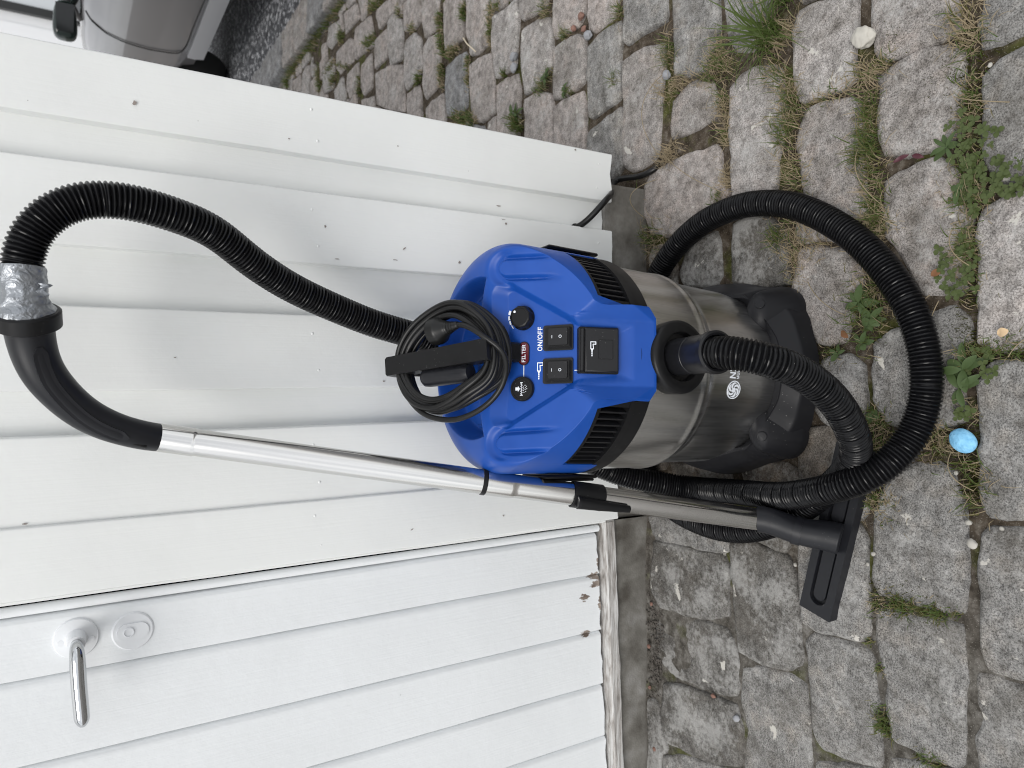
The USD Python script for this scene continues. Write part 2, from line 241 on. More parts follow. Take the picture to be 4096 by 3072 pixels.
def steel(name, col, rough, sc, bmp, aniso=.0):
    return mat(name, {'tc': ('texture_coordinate', {}), 'mp': ('mapping', {'scale': sc}), 'n': ('noise_texture', {'scale': 1., 'detail': 5., 'roughness': .6}), 'rr': ('map_range', {'from_min': .3, 'from_max': .7, 'to_min': rough * .85, 'to_max': rough * 1.2}),
        'r': ('rgb_ramp', {'ramp': [(.25, tuple(c * .90 for c in col)), (.75, col)]}), 'b': ('bump', {'strength': bmp, 'distance': .0006}), 'p': ('principled_bsdf', {'metallic': 1., 'anisotropic': aniso})},
        [('tc.object', 'mp.vector'), ('mp.vector', 'n.vector'), ('n.fac', 'rr.value'), ('rr.result', 'p.roughness'), ('n.fac', 'r.fac'), ('r.color', 'p.base_color'), ('n.fac', 'b.height'), ('b.normal', 'p.normal')])
STEEL = steel('brushed_steel_drum', (.66, .655, .645), .25, (40., 40., 2.5), .03)
TUBE = steel('steel_tube', (.70, .69, .67), .16, (160., 160., 3.), .03)
TAPE = mat('silver_tape', {'g': ('geometry', {}), 'n': ('noise_texture', {'scale': 75., 'detail': 5., 'distortion': 1.}), 'b': ('bump', {'strength': .8, 'distance': .005}), 'p': ('principled_bsdf', {'base_color': (.30, .315, .335), 'metallic': .75, 'roughness': .33})},
    [('g.position', 'n.vector'), ('n.fac', 'b.height'), ('b.normal', 'p.normal')])
DARKGAP = plain('dark_gap', (.01, .01, .01), .9)

# ================================================================ THE SETTING
xs = np.unique(np.round(np.r_[-150:-6:24j, -6:-1.6:22j, -1.6:1.9:160j, 1.9:6:20j, 6:150:24j], 4))
ys = np.unique(np.round(np.r_[-150:-6:24j, -6:-1.2:20j, -1.2:.5:90j, .5:3.6:90j, 3.6:8:20j, 8:150:24j], 4))
X, Y = np.meshgrid(xs, ys, indexing='ij')
Z = -.0105 + .013 * nz(np.stack([X, Y, 0 * X], -1), 7., 4, 3) + .005 * np.clip((-.2 - X) / .2, 0, 1) * (X > -2) * (Y < .1)
v = np.stack([X, Y, Z], -1).reshape(-1, 3); ny = len(ys)
i, j = np.meshgrid(np.arange(len(xs) - 1), np.arange(ny - 1), indexing='ij')
f = np.stack([i * ny + j, (i + 1) * ny + j, (i + 1) * ny + j + 1, i * ny + j + 1], -1).reshape(-1, 4)
tag(obj('ground', (v, f), SOIL, smooth=True), 'brown earth in the joints of the cobbled pavement, mossy in places', 'ground', kind='structure')
road = bx(1.80, 6.6, -60, 60, -.08, .006)
tag(obj('road', road, ASPHALT, smooth=False), 'dark grey asphalt street beyond the kerb', 'road', kind='structure')

STONES = [([[839,72],[784,-52],[723,-56],[723,-17],[728,16],[721,61],[733,74]],0),([[772,-78],[722,-191],[668,-196],[636,-197],[612,-176],[588,-160],[585,-119],[605,-87],[634,-83],[706,-80]],0),([[714,-208],[667,-315],[626,-310],[595,-299],[579,-278],[589,-236],[628,-216]],0),([[608,-378],[607,-410],[589,-478],[538,-476],[461,-475],[452,-452],[453,-414],[453,-381],[482,-371],[530,-366],[583,-364]],0),([[586,-506],[531,-629],[473,-629],[469,-612],[470,-584],[469,-550],[468,-521],[484,-511],[520,-509]],0),([[516,-662],[480,-741],[427,-741],[434,-713],[431,-685],[437,-663],[470,-659]],0),([[450,-514],[462,-545],[463,-584],[456,-624],[441,-636],[393,-635],[354,-633],[328,-625],[319,-598],[321,-562],[331,-525],[367,-512],[411,-519]],0),([[399,-666],[415,-685],[420,-714],[415,-741],[253,-742],[252,-715],[253,-686],[275,-671],[314,-663],[365,-665]],0),([[292,-525],[306,-585],[306,-602],[277,-627],[241,-636],[210,-645],[187,-644],[134,-643],[111,-643],[107,-618],[110,-586],[131,-573],[168,-552],[205,-530],[248,-523]],0),([[218,-667],[226,-686],[231,-715],[229,-743],[41,-744],[36,-717],[31,-684],[38,-663],[70,-663],[95,-662],[142,-664],[186,-658]],0),([[438,-396],[441,-422],[435,-444],[429,-455],[431,-474],[422,-485],[391,-487],[353,-495],[314,-490],[275,-495],[246,-497],[237,-483],[251,-443],[289,-388],[340,-379],[389,-370],[419,-382]],0),([[530,-229],[543,-254],[544,-292],[534,-322],[519,-338],[481,-341],[453,-346],[414,-345],[366,-329],[321,-326],[303,-307],[321,-233],[391,-228],[462,-226]],0),([[553,-76],[569,-111],[570,-140],[552,-180],[518,-195],[488,-197],[485,-168],[481,-132],[477,-103],[479,-72],[520,-72]],0),([[396,6],[418,-13],[431,-77],[433,-140],[432,-192],[411,-203],[367,-207],[332,-222],[319,-188],[299,-132],[278,-77],[295,-13],[335,11]],0),([[685,74],[693,31],[681,-50],[639,-52],[579,-45],[516,-41],[452,-32],[441,1],[438,46],[459,74],[518,79],[601,74]],0),([[484,-94],[495,-132],[494,-168],[450,-174],[450,-158],[450,-107],[459,-72]],-30),([[277,-235],[281,-269],[272,-315],[248,-348],[209,-355],[177,-353],[155,-357],[146,-304],[168,-235],[227,-232]],0),([[198,-97],[238,-114],[260,-148],[270,-186],[242,-199],[186,-202],[167,-189],[173,-114]],0),([[204,-379],[207,-409],[195,-456],[152,-491],[122,-481],[82,-468],[53,-460],[49,-438],[52,-413],[92,-380],[140,-365],[178,-374]],0),([[44,-514],[61,-541],[64,-564],[61,-586],[-1,-591],[-50,-578],[-76,-553],[-75,-532],[-46,-515],[1,-514]],0),([[87,-599],[91,-625],[75,-642],[54,-645],[22,-641],[-5,-629],[-42,-638],[-63,-643],[-74,-628],[-78,-605],[-54,-596],[-1,-598],[67,-595]],0),([[17,-423],[26,-438],[25,-465],[9,-489],[-25,-493],[-58,-496],[-78,-482],[-83,-439],[-62,-410]],0),([[-96,-399],[-87,-450],[-116,-466],[-143,-461],[-166,-439],[-183,-381],[-131,-378]],0),([[-179,-257],[-157,-350],[-166,-371],[-187,-371],[-221,-351],[-234,-268]],0),([[-16,-665],[7,-677],[13,-692],[12,-744],[-189,-746],[-190,-718],[-191,-676],[-180,-667],[-107,-664],[-86,-670],[-51,-664]],0),([[-171,-532],[-152,-549],[-133,-577],[-128,-609],[-137,-622],[-162,-631],[-178,-638],[-220,-640],[-260,-644],[-293,-642],[-330,-640],[-336,-619],[-336,-585],[-336,-550],[-336,-524],[-320,-515],[-277,-516],[-241,-518],[-215,-516]],0),([[-221,-670],[-212,-680],[-205,-718],[-201,-746],[-385,-748],[-397,-720],[-399,-699],[-398,-678],[-381,-672],[-313,-669],[-262,-665]],0),([[-413,-668],[-408,-691],[-407,-720],[-399,-748],[-526,-749],[-565,-669],[-503,-667]],0),([[-367,-522],[-357,-543],[-358,-578],[-350,-621],[-351,-639],[-384,-643],[-427,-645],[-470,-644],[-514,-642],[-543,-640],[-548,-623],[-552,-591],[-548,-568],[-547,-549],[-511,-542],[-478,-537],[-433,-529],[-407,-523]],0),([[-451,-399],[-432,-412],[-431,-446],[-428,-481],[-431,-502],[-440,-511],[-474,-515],[-508,-519],[-553,-520],[-574,-525],[-599,-523],[-607,-495],[-613,-461],[-615,-428],[-593,-413],[-539,-407],[-490,-401]],0),([[-299,-641],[-293,-652],[-322,-659],[-373,-660],[-376,-644],[-345,-639]],-12),([[-284,-383],[-250,-440],[-240,-483],[-259,-496],[-312,-499],[-358,-504],[-401,-504],[-416,-495],[-418,-462],[-426,-409],[-419,-389],[-364,-385]],0),([[-323,-236],[-306,-272],[-314,-316],[-322,-354],[-344,-370],[-406,-377],[-447,-382],[-493,-385],[-506,-365],[-516,-307],[-511,-256],[-448,-248],[-376,-236]],0),([[-359,-26],[-351,-74],[-352,-139],[-346,-210],[-368,-221],[-426,-222],[-452,-223],[-473,-179],[-480,-118],[-487,-43],[-463,-22],[-415,-17]],0),([[-518,-29],[-498,-92],[-486,-171],[-485,-225],[-516,-242],[-542,-248],[-593,-248],[-605,-222],[-614,-172],[-620,-106],[-625,-48],[-585,-29]],0),([[-649,-59],[-631,-110],[-623,-192],[-621,-244],[-654,-255],[-710,-259],[-725,-252],[-744,-200],[-757,-131],[-758,-66],[-714,-50]],0),([[-804,-55],[-775,-102],[-754,-192],[-742,-263],[-779,-265],[-885,-53]],0),([[-544,-264],[-526,-307],[-520,-364],[-527,-389],[-595,-397],[-659,-399],[-698,-400],[-761,-273],[-707,-266],[-595,-261]],0),([[-309,-5],[-290,-118],[-289,-179],[-299,-221],[-326,-227],[-337,-210],[-343,-139],[-343,-74],[-350,-21]],0),([[-187,-69],[-183,-221],[-257,-227],[-272,-96]],0),([[-587,-542],[-568,-591],[-564,-623],[-557,-642],[-589,-642],[-640,-540]],0),([[-652,-413],[-627,-464],[-612,-521],[-636,-524],[-691,-414]],0),([[1034,508],[973,372],[941,379],[942,436],[949,493],[986,512]],0),([[961,344],[904,216],[851,219],[834,241],[840,311],[844,341],[891,351]],0),([[899,204],[850,95],[802,95],[797,125],[795,175],[805,196],[846,207]],0),([[769,205],[785,164],[785,119],[781,90],[740,84],[690,87],[614,84],[605,130],[596,193],[624,202],[698,208]],0),([[811,334],[820,298],[808,241],[788,216],[736,213],[690,217],[682,247],[689,338],[722,346],[775,341]],0),([[924,493],[922,436],[904,368],[853,354],[786,350],[768,365],[754,415],[747,474],[795,489],[868,497]],0),([[1019,641],[1014,577],[1015,520],[949,512],[877,521],[834,529],[838,586],[842,625],[893,644],[973,646]],0),([[1164,800],[1109,677],[1014,673],[954,677],[950,738],[962,776],[1045,806]],0),([[1196,959],[1213,909],[1180,835],[1079,831],[1036,836],[1039,910],[1046,954],[1124,965]],0),([[1309,1124],[1256,1004],[1150,1005],[1137,1022],[1145,1107],[1205,1125]],0),([[1333,1288],[1325,1182],[1304,1136],[1217,1142],[1207,1197],[1236,1281]],0),([[1332,1436],[1337,1378],[1286,1309],[1217,1304],[1148,1313],[1158,1410],[1220,1431]],0),([[1165,1283],[1200,1274],[1199,1197],[1143,1142],[1062,1138],[1035,1151],[1018,1266],[1073,1291]],0),([[1120,1124],[1135,1082],[1123,1005],[1048,1000],[949,1006],[937,1109],[989,1125]],0),([[991,954],[997,889],[989,816],[928,804],[817,809],[810,848],[831,942],[907,955]],0),([[935,784],[934,719],[921,655],[849,644],[752,644],[744,720],[765,775],[851,785]],0),([[816,625],[822,578],[813,517],[759,505],[641,512],[612,513],[652,617],[756,628]],0),([[731,482],[734,429],[713,365],[677,350],[587,347],[549,347],[593,475]],0),([[671,343],[674,285],[669,221],[609,215],[538,218],[499,223],[539,338]],0),([[566,203],[577,141],[590,82],[551,77],[456,78],[435,103],[441,130],[485,199]],0),([[898,1103],[911,1060],[912,978],[840,963],[782,967],[836,1103]],0),([[1005,1269],[1001,1159],[971,1149],[885,1145],[932,1267]],0),([[1181,1566],[1163,1425],[1123,1310],[1029,1291],[949,1285],[998,1427],[1066,1568]],0),([[1604,2165],[1582,2009],[1499,1989],[1495,2132],[1535,2190]],0),([[1580,1956],[1554,1787],[1481,1751],[1488,1937]],0),([[1447,1793],[1438,1625],[1374,1595],[1309,1601],[1324,1800],[1384,1813]],0),([[1419,1558],[1414,1437],[1379,1318],[1343,1392],[1342,1526]],0),([[1445,2055],[1444,1877],[1422,1837],[1335,1839],[1337,2002],[1381,2060]],0),([[1445,2258],[1454,2117],[1385,2089],[1305,2102],[1326,2229],[1382,2267]],0),([[1598,2420],[1578,2290],[1507,2276],[1497,2341],[1545,2421]],-20),([[1301,1909],[1301,1772],[1199,1764],[1182,1871],[1236,1916]],0),([[1280,1740],[1285,1627],[1148,1612],[1146,1709],[1200,1749]],0),([[1322,1579],[1316,1460],[1209,1447],[1206,1577]],0),([[1287,2091],[1311,1969],[1216,1937],[1184,1962],[1246,2091]],0),([[1574,2784],[1556,2649],[1479,2621],[1484,2710],[1525,2786]],0),([[1134,1743],[1102,1595],[1043,1593],[1098,1728]],0)]
STONES = [(Polygon([(x / 1000, y / 1000) for x, y in p]).buffer(0), h / 1000) for p, h in STONES]
traced = unary_union([p.buffer(.013) for p, h in STONES])
house_area = sbox(-4, -.012, .452, 4)
extra, far_extra = [], []
yrow, k = -1.75, 0
while yrow < 4.4:
    hgt = .135 + rng.uniform(-.012, .014); x = -2.2 + rng.uniform(0, .15)
    while x < 1.60:
        w = rng.uniform(.13, .21); g = .008
        q = Polygon([(x + g + rng.uniform(0, .012), yrow + g + rng.uniform(0, .012)), (x + w / 2, yrow + g + rng.uniform(-.004, .006)), (x + w - g - rng.uniform(0, .012), yrow + g + rng.uniform(0, .012)), (x + w - g, yrow + hgt / 2),
                     (x + w - g - rng.uniform(0, .012), yrow + hgt - g - rng.uniform(0, .012)), (x + w / 2, yrow + hgt - g), (x + g + rng.uniform(0, .012), yrow + hgt - g - rng.uniform(0, .012)), (x + g, yrow + hgt / 2)])
        x += w
        q = q.difference(traced).difference(house_area).intersection(sbox(-3, -3, 1.615, 6))
        if q.geom_type == 'MultiPolygon': q = max(q.geoms, key=lambda s: s.area)
        q = q.buffer(-.010).buffer(.010)
        if q.is_empty or q.geom_type != 'Polygon' or q.area < .0035: continue
        extra.append(q)
    yrow += hgt
near = unary_union([p for p, h in STONES]).buffer(.22)
pav = thing('pavement', 'worn granite cobblestone pavement running along the house wall and down to the kerb', 'pavement', kind='structure')
def sett(poly, h, seed, fine=.011, rough=1.0):
    r = np.random.default_rng(seed)
    poly = poly.buffer(.0072 if poly.centroid.x < .2 and poly.centroid.y < .2 else .0046, join_style='mitre', mitre_limit=1.6).buffer(-.003, quad_segs=3).buffer(.003, quad_segs=3) if poly.buffer(-.005).geom_type == 'Polygon' and not poly.buffer(-.005).is_empty else poly
    if poly.geom_type != 'Polygon': poly = max(poly.geoms, key=lambda s: s.area)
    L = poly.exterior.length; n = max(int(L / fine), 14)
    ring = np.array([poly.exterior.interpolate(t, normalized=True).coords[0] for t in np.arange(n) / n])
    c = np.array(poly.centroid.coords[0]); off = r.uniform(0, 50)
    wob = nz(np.c_[ring * 38, np.full(n, off)], 1., 3, seed % 97) * .0125 * rough
    d = ring - c; ring = ring + d / np.linalg.norm(d, axis=1, keepdims=True) * wob[:, None]
    size = math.sqrt(poly.area)
    rings = [(0., -.06), (0., -.016), (.0016, -.0062), (.0042, -.0022), (.0095, -.0005)]
    V, nb = [], len(rings)
    for ins, z in rings:
        q = ring - d / np.linalg.norm(d, axis=1, keepdims=True) * np.minimum(ins, .3 * np.linalg.norm(d, axis=1))[:, None]
        V.append(np.c_[q, np.full(n, z)])
    inner = Polygon(V[-1][:, :2]).buffer(0).buffer(-fine * .55); P = []
    if not inner.is_empty:
        x0, y0, x1, y1 = inner.bounds
        for xx in np.arange(x0, x1 + fine, fine):
            for yy in np.arange(y0, y1 + fine, fine):
                P.append((xx + r.uniform(-.3, .3) * fine, yy + r.uniform(-.3, .3) * fine))
        P = np.array(P); P = P[shapely.contains_xy(inner, P[:, 0], P[:, 1])]
    base = np.vstack(V); F = []
    for a in range(nb - 1):
        for b in range(n): F += [(a * n + b, a * n + (b + 1) % n, (a + 1) * n + (b + 1) % n), (a * n + b, (a + 1) * n + (b + 1) % n, (a + 1) * n + b)]
    top0 = (nb - 1) * n; pts = np.vstack([V[-1][:, :2], P]) if len(P) else V[-1][:, :2]
    tri = Delaunay(pts).simplices; cen = pts[tri].mean(1); keep = shapely.contains_xy(Polygon(V[-1][:, :2]).buffer(1e-5), cen[:, 0], cen[:, 1]); tri = tri[keep]
    a_ = pts[tri]; ar = (a_[:, 1, 0] - a_[:, 0, 0]) * (a_[:, 2, 1] - a_[:, 0, 1]) - (a_[:, 1, 1] - a_[:, 0, 1]) * (a_[:, 2, 0] - a_[:, 0, 0]); tri[ar < 0] = tri[ar < 0][:, ::-1]
    verts = np.vstack([base, np.c_[P, np.zeros(len(P))]]) if len(P) else base
    top = verts[:, 2] > -.01
    q = np.c_[verts[:, :2], np.full(len(verts), off)]
    dz = nz(q, 30., 4, seed % 89) * .0095 * rough + nz(q, 9., 2, seed % 71) * .0065
    dome = -np.sum((verts[:, :2] - c) ** 2, 1) / size ** 2 * .0028
    tx, ty = r.normal(0, .013, 2); tilt = (verts[:, 0] - c[0]) * tx + (verts[:, 1] - c[1]) * ty
    verts[:, 2] += np.where(top, dz + dome, dz * .3) + tilt + h + r.normal(0, .0018)
    return trimesh.Trimesh(verts, np.vstack([np.array(F), tri + top0]), process=False)
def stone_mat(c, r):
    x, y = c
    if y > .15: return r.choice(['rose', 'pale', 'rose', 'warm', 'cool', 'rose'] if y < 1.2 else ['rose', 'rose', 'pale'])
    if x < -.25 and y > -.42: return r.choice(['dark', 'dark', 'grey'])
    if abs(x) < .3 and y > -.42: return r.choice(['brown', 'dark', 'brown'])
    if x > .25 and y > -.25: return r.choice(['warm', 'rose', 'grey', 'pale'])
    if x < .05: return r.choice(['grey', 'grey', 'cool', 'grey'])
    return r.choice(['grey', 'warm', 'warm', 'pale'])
rs = random.Random(5)
PICK = {}
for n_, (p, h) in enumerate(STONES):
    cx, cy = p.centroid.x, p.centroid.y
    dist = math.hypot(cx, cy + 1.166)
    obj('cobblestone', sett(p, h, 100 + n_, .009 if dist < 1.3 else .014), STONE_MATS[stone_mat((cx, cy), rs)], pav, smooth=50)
rest = []
nearcount = 0
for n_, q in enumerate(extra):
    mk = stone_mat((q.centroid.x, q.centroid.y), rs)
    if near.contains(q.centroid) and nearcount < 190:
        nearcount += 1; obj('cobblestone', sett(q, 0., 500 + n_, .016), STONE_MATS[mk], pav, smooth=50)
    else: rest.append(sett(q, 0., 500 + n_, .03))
tag(obj('outlying_cobblestones', cat(*rest), STONE_MATS['grey'], pav, smooth=50), kind='stuff')
kerb = thing('kerb', 'row of raised rough granite kerbstones between the cobbles and the asphalt street', 'kerb')
yk = -1.2
r = np.random.default_rng(3)
cuts = [2.11, 2.37, 2.62, 2.85, 3.08]
edges = list(2.11 - .25 * np.arange(12, 0, -1)) + cuts + list(3.08 + .25 * np.arange(1, 16))
for n_, (a, b) in enumerate(zip(edges[:-1], edges[1:])):
    q = Polygon([(1.650 + r.uniform(-.01, .01), a + .014), (1.845 + r.uniform(-.012, .012), a + .006), (1.85 + r.uniform(-.012, .012), b - .006), (1.652 + r.uniform(-.01, .01), b - .006)])
    obj('kerbstone', sett(q, .042, 900 + n_, .018, 2.2), STONE_MATS[r.choice(['cool', 'warm', 'grey'])], kerb, smooth=50)

# ---------------------------------------------------------------- the white house
house = thing('house', 'white painted house wall of upright boards with a plank door, behind the vacuum cleaner', 'house')
def board(x0, x1, yf, yb, z0, z1, seed, b=.0025, tilt=0., warp=.0012, b1=None):
    """an upright board, front face at y = yf, with hand-worn chamfered edges and an uneven lower end"""
    r = np.random.default_rng(seed); zs = np.r_[np.linspace(z0, z0 + .02, 5), np.linspace(z0 + .05, z1, 34)]
    prof = [(x0, yb), (x0, yf + b), (x0 + b * .35, yf + b * .3), (x0 + b, yf), *[(x0 + b + (x1 - x0 - 2 * b) * t, yf) for t in np.linspace(.1, .9, 6)], (x1 - (b1 or b), yf), (x1 - (b1 or b) * .45, yf + (b1 or b) * .42), (x1, yf + (b1 or b)), (x1, yb)]
    n = len(prof); P = np.array(prof); V = []
    for kz, z in enumerate(zs):
        q = np.c_[P[:, 0], P[:, 1], np.full(n, z)]
        wob = nz(np.c_[np.full(n, z * 3.2), P[:, 0] * 20, np.full(n, seed * 1.7)], 1., 3, seed) * warp * 2
        q[:, 1] += wob * (np.abs(P[:, 1] - yb) > 1e-6)
        ed = np.where(P[:, 0] < (x0 + x1) / 2, -1, 1) * nz(np.c_[np.full(n, z * 14), np.sign(P[:, 0] - (x0 + x1) / 2) * 9 + seed, np.zeros(n)], 1., 3, seed + 1) * .0016
        q[:, 0] += ed
        q[:, 2] += tilt * (P[:, 0] - x0)
        if kz == 0: q[:, 2] += nz(np.c_[P[:, 0] * 60, np.zeros(n), np.full(n, seed)], 1., 3, seed) * .008
        V.append(q)
    V = np.vstack(V); F = []
    for a in range(len(zs) - 1):
        for c in range(n): F.append((a * n + c, a * n + (c + 1) % n, (a + 1) * n + (c + 1) % n, (a + 1) * n + c))
    F = np.array(F); F = np.vstack([F[:, [0, 1, 2]], F[:, [0, 2, 3]]])
    caps = []
    for base, rev in ((0, True), ((len(zs) - 1) * n, False)):
        for c in range(1, n - 1): caps.append((base, base + c + 1, base + c) if rev else (base, base + c, base + c + 1))
    q = trimesh.Trimesh(V, np.vstack([F, caps]), process=False)
    q.invert() if q.volume < 0 else None
    return q
TOP = 2.5
def nails(parent, spots, y):
    for x, z in spots:
        q = trimesh.creation.icosphere(1, .0022); q.apply_scale((1, .45, 1)); q.apply_translation((x, y, z)); obj('nail', q, WALL, parent, smooth=True)
BOARDS = [(.351, .449, 0., .046, .093, 11), (.177, .293, 0., .046, .089, 12), (-.024, .094, .001, .046, .086, 13), (-.207, -.085, 0., .046, .083, 14), (-.302, -.2050, -.0065, .046, .079, 15)]
CHIPS = [(0.3861, 0.9633, 0.004, 0.003, 0), (0.317, 0.3481, 0.0012, 0.006, 0), (0.2873, 0.3509, 0.0007, 0.005, 0), (0.28, 0.3455, 0.003, 0.0028, 0), (0.2151, 0.5507, 0.0012, 0.004, 40), (0.2386, 0.6888, 0.003, 0.0018, 0), (0.1879, 0.6691, 0.0007, 0.005, 0), (0.1944, 0.5674, 0.0007, 0.0055, 0), (0.1999, 0.4431, 0.003, 0.003, 0), (-0.3187, 0.5323, 0.0022, 0.0024, 0), (-0.2707, 0.5415, 0.001, 0.003, 30), (-0.332, 0.7811, 0.003, 0.0045, 0), (-0.266, 0.3565, 0.0018, 0.002, 0), (-0.3798, 0.9955, 0.002, 0.004, 70), (-0.2004, 1.0982, 0.0012, 0.0035, 0), (0.3894, 0.562, 0.0008, 0.002, 0), (0.3714, 0.7462, 0.001, 0.002, 0), (0.4431, 0.1845, 0.002, 0.003, 0), (0.0239, 0.9131, 0.0008, 0.0022, 0), (-0.0133, 0.5888, 0.0012, 0.0028, 0)]
CHIP = plain('bare_wood_chip', (.24, .21, .19), .8, var=.3)
def chips(parent, x0, x1, yf):
    for n_, (x, z, a, b, th) in enumerate(CHIPS):
        if x0 < x < x1:
            q_ = np.random.default_rng(n_); t_ = np.linspace(0, 2 * np.pi, 12, endpoint=False); rr_ = q_.uniform(.45, 1.1, 12)
            pg = shapely.affinity.rotate(Polygon(np.c_[np.cos(t_) * rr_ * a, np.sin(t_) * rr_ * b]).buffer(0), th)
            if pg.geom_type == 'Polygon':
                m_ = prism(pg, 0, .0006); m_.apply_transform(np.array([[1, 0, 0, x], [0, 0, -1, yf + .0003 - (.0008 if yf > .02 else .0012)], [0, 1, 0, z], [0, 0, 0, 1.]])); obj('paint_chip', m_, CHIP, parent, False)
UNDER = [(.285, .358, .022, .046, .099, 16), (.086, .184, .022, .046, .095, 17), (-.094, -.016, .022, .046, .092, 18)]
for x0, x1, yf, yb, z0, s in BOARDS:
    o = obj('board', board(x0, x1, yf, yb, z0, TOP, s), WALL, house)
    nails(o, [(x0 + .25 * (x1 - x0), z) for z in (.13, .70)] + [(x0 + .75 * (x1 - x0), z) for z in (.125, .71)], yf); chips(o, x0, x1, yf)
for x0, x1, yf, yb, z0, s in UNDER: o = obj('board', board(x0, x1, yf, yb, z0, TOP, s), WALL, house); chips(o, x0 + .0125, x1 - .008, yf)
side = []
for k in range(22):                                                    # the gable side, out of the picture
    obj('side_board', bx(.427, .447, .047 + k * .14, .183 + k * .14, .095, TOP, .002), WALL, house)
core = bx(-4, .426, .0465, 3.1, .07, TOP - .02); obj('wall_core', core, WALL, house, smooth=False)
roof_m = np.array([[0, 0, -1, -.15], [1, 0, 0, 0], [0, 1, 0, TOP], [0, 0, 0, 1.]])
roof_p = prism(Polygon([(-.22, 0), (-.18, -.05), (1.5, 1.2), (3.25, -.05), (3.3, 0), (1.5, 1.3)]), -.7, 3.85); roof_p.apply_transform(roof_m); obj('roof', roof_p, ASPHALT, house, smooth=False)
def lump(mesh, amp, sc, seed):
    q = mesh
    n = q.vertex_normals; q.vertices = q.vertices + n * (nz(q.vertices, sc, 3, seed) * amp)[:, None]; return q
pl = []
def plinth_mesh(x0, x1, yf, ztop0, ztop1, seed):
    xs_ = np.linspace(x0, x1, int((x1 - x0) / .012)); zs_ = np.r_[-.06, np.linspace(-.02, 1, 9)]
    G = []
    for x in xs_:
        zt = ztop0 + (ztop1 - ztop0) * (x - x0) / (x1 - x0)
        col = [(x, yf - .012 * (1 - t) ** 2, -.04 + (zt + .04) * t) for t in np.linspace(0, 1, 9)] + [(x, yf + .012, zt + .002), (x, yf + .05, zt + .002)]
        G.append(col)
    G = np.array(G); n = G.shape[1]; Vv = G.reshape(-1, 3)
    Vv[:, 1] += nz(Vv, 22., 4, seed) * .010; Vv[:, 2] += nz(Vv, 15., 2, seed + 1) * .004
    i, j = np.meshgrid(np.arange(len(xs_) - 1), np.arange(n - 1), indexing='ij')
    F = np.stack([i * n + j, (i + 1) * n + j, (i + 1) * n + j + 1, i * n + j + 1], -1).reshape(-1, 4)
    return trimesh.Trimesh(Vv, np.vstack([F[:, [0, 1, 2]], F[:, [0, 2, 3]]]), process=False)
obj('plinth', plinth_mesh(-.305, .392, .014, .079, .098, 31), CONCRETE, house)
obj('plinth', plinth_mesh(-2.2, -.306, .006, .012, .085, 33), CONCRETE, house)
obj('gable_plinth', bx(.345, .390, .07, 3.1, -.05, .069), CONCRETE, house, smooth=False)
# door: sloping sill, jamb, rounded bead, planks, lever handle, lock plate
SL = .05
def slope_to(mesh, x0):
    mesh.vertices[:, 2] += (mesh.vertices[:, 0] - x0) * SL; return mesh
sill = bx(-2.0, -.3035, -.004, .05, .084, .111, .003).subdivide_to_size(.02); sill = lump(slope_to(sill, -.31), .006, 40., 5)
obj('door_sill', sill, SILL, house)
obj('door_jamb', board(-.3068, -.3022, -.002, .046, .100, TOP, 21, .001), WALL, house)
obj('rebate_gap', bx(-.335, -.3069, .0445, .0462, .05, TOP), DARKGAP, house, smooth=False)
door = tag(UsdGeom.Xform.Define(stage, '/World/house/door').GetPrim())
bead = sweep(np.array([(-.3205, .0155, z) for z in np.linspace(.116, 2.1, 30)]), .0072, 14); obj('bead', bead, DOOR, door)
xe = [-.3285, -.415, -.533, -.646, -.756, -.868, -.98, -1.09]
for k, (a, b) in enumerate(zip(xe[:-1], xe[1:])):
    zb = .1195 + (b + .33) * SL
    q = board(b + .0006, a - .0006, .0125, .040, zb, 2.1, 40 + k, .002, tilt=SL, warp=.0008, b1=.0075)
    obj('door_plank', q, DOOR, door)
obj('door_back', bx(-1.09, -.329,   .0405, .0440, .13, 2.1), DOOR, door, smooth=False)
for k, (a, b) in enumerate(zip(xe[:-1], xe[1:])): pass
ros = lathe([(.0, -.002), (.028, -.002), (.028, .0015), (.0268, .0035), (.020, .0048), (.0135, .0055), (.0122, .012), (.0108, .030), (.0, .030)], 40, 'y'); ros.apply_translation((-.369, .0125, 1.041))
obj('handle_rose', ros, WHITE_PAINT, door)
for dx, dz in ((-.003, .0185), (-.003, -.0185)):
    q = lathe([(0, 0), (.0042, 0), (.004, .0012), (0, .0014)], 16, 'y'); q.apply_translation((-.369 + dx, .0082, 1.041 + dz)); obj('rose_screw', q, WHITE_PAINT, door)
lv = np.array([(-.369, -.014, 1.041), (-.369, -.030, 1.041), (-.3685, -.0405, 1.0408), (-.373, -.0455, 1.0405), (-.384, -.047, 1.040), (-.41, -.047, 1.039), (-.44, -.0465, 1.037), (-.462, -.0455, 1.0355), (-.4695, -.044, 1.035)])
p_, _ = spline(lv, .0035)
lev = sweep(p_, np.interp(np.arange(len(p_)), [0, 6, 12, len(p_) - 4, len(p_) - 2.5, len(p_) - 1], [.0088, .0098, .0116, .0114, .0100, .0058]), 28, True, .84)
obj('lever_handle', lev, CHROME, door)
lk = lathe([(0, -.002), (.0275, -.002), (.0275, .001), (.0255, .0028), (.0, .0030)], 40, 'y'); lk.apply_translation((-.372, .0125, .9705)); obj('lock_plate', lk, WHITE_PAINT, door)
st = prism(LineString([(-.008, 0), (.010, 0)]).buffer(.0118, quad_segs=10), 0, .0022); st.apply_transform(np.array([[0, -1, 0, -.372], [0, 0, -1, .0100], [-1, 0, 0, .9715], [0, 0, 0, 1.]])); st.invert() if st.volume < 0 else 0
obj('cylinder_collar', st, WHITE_PAINT, door)
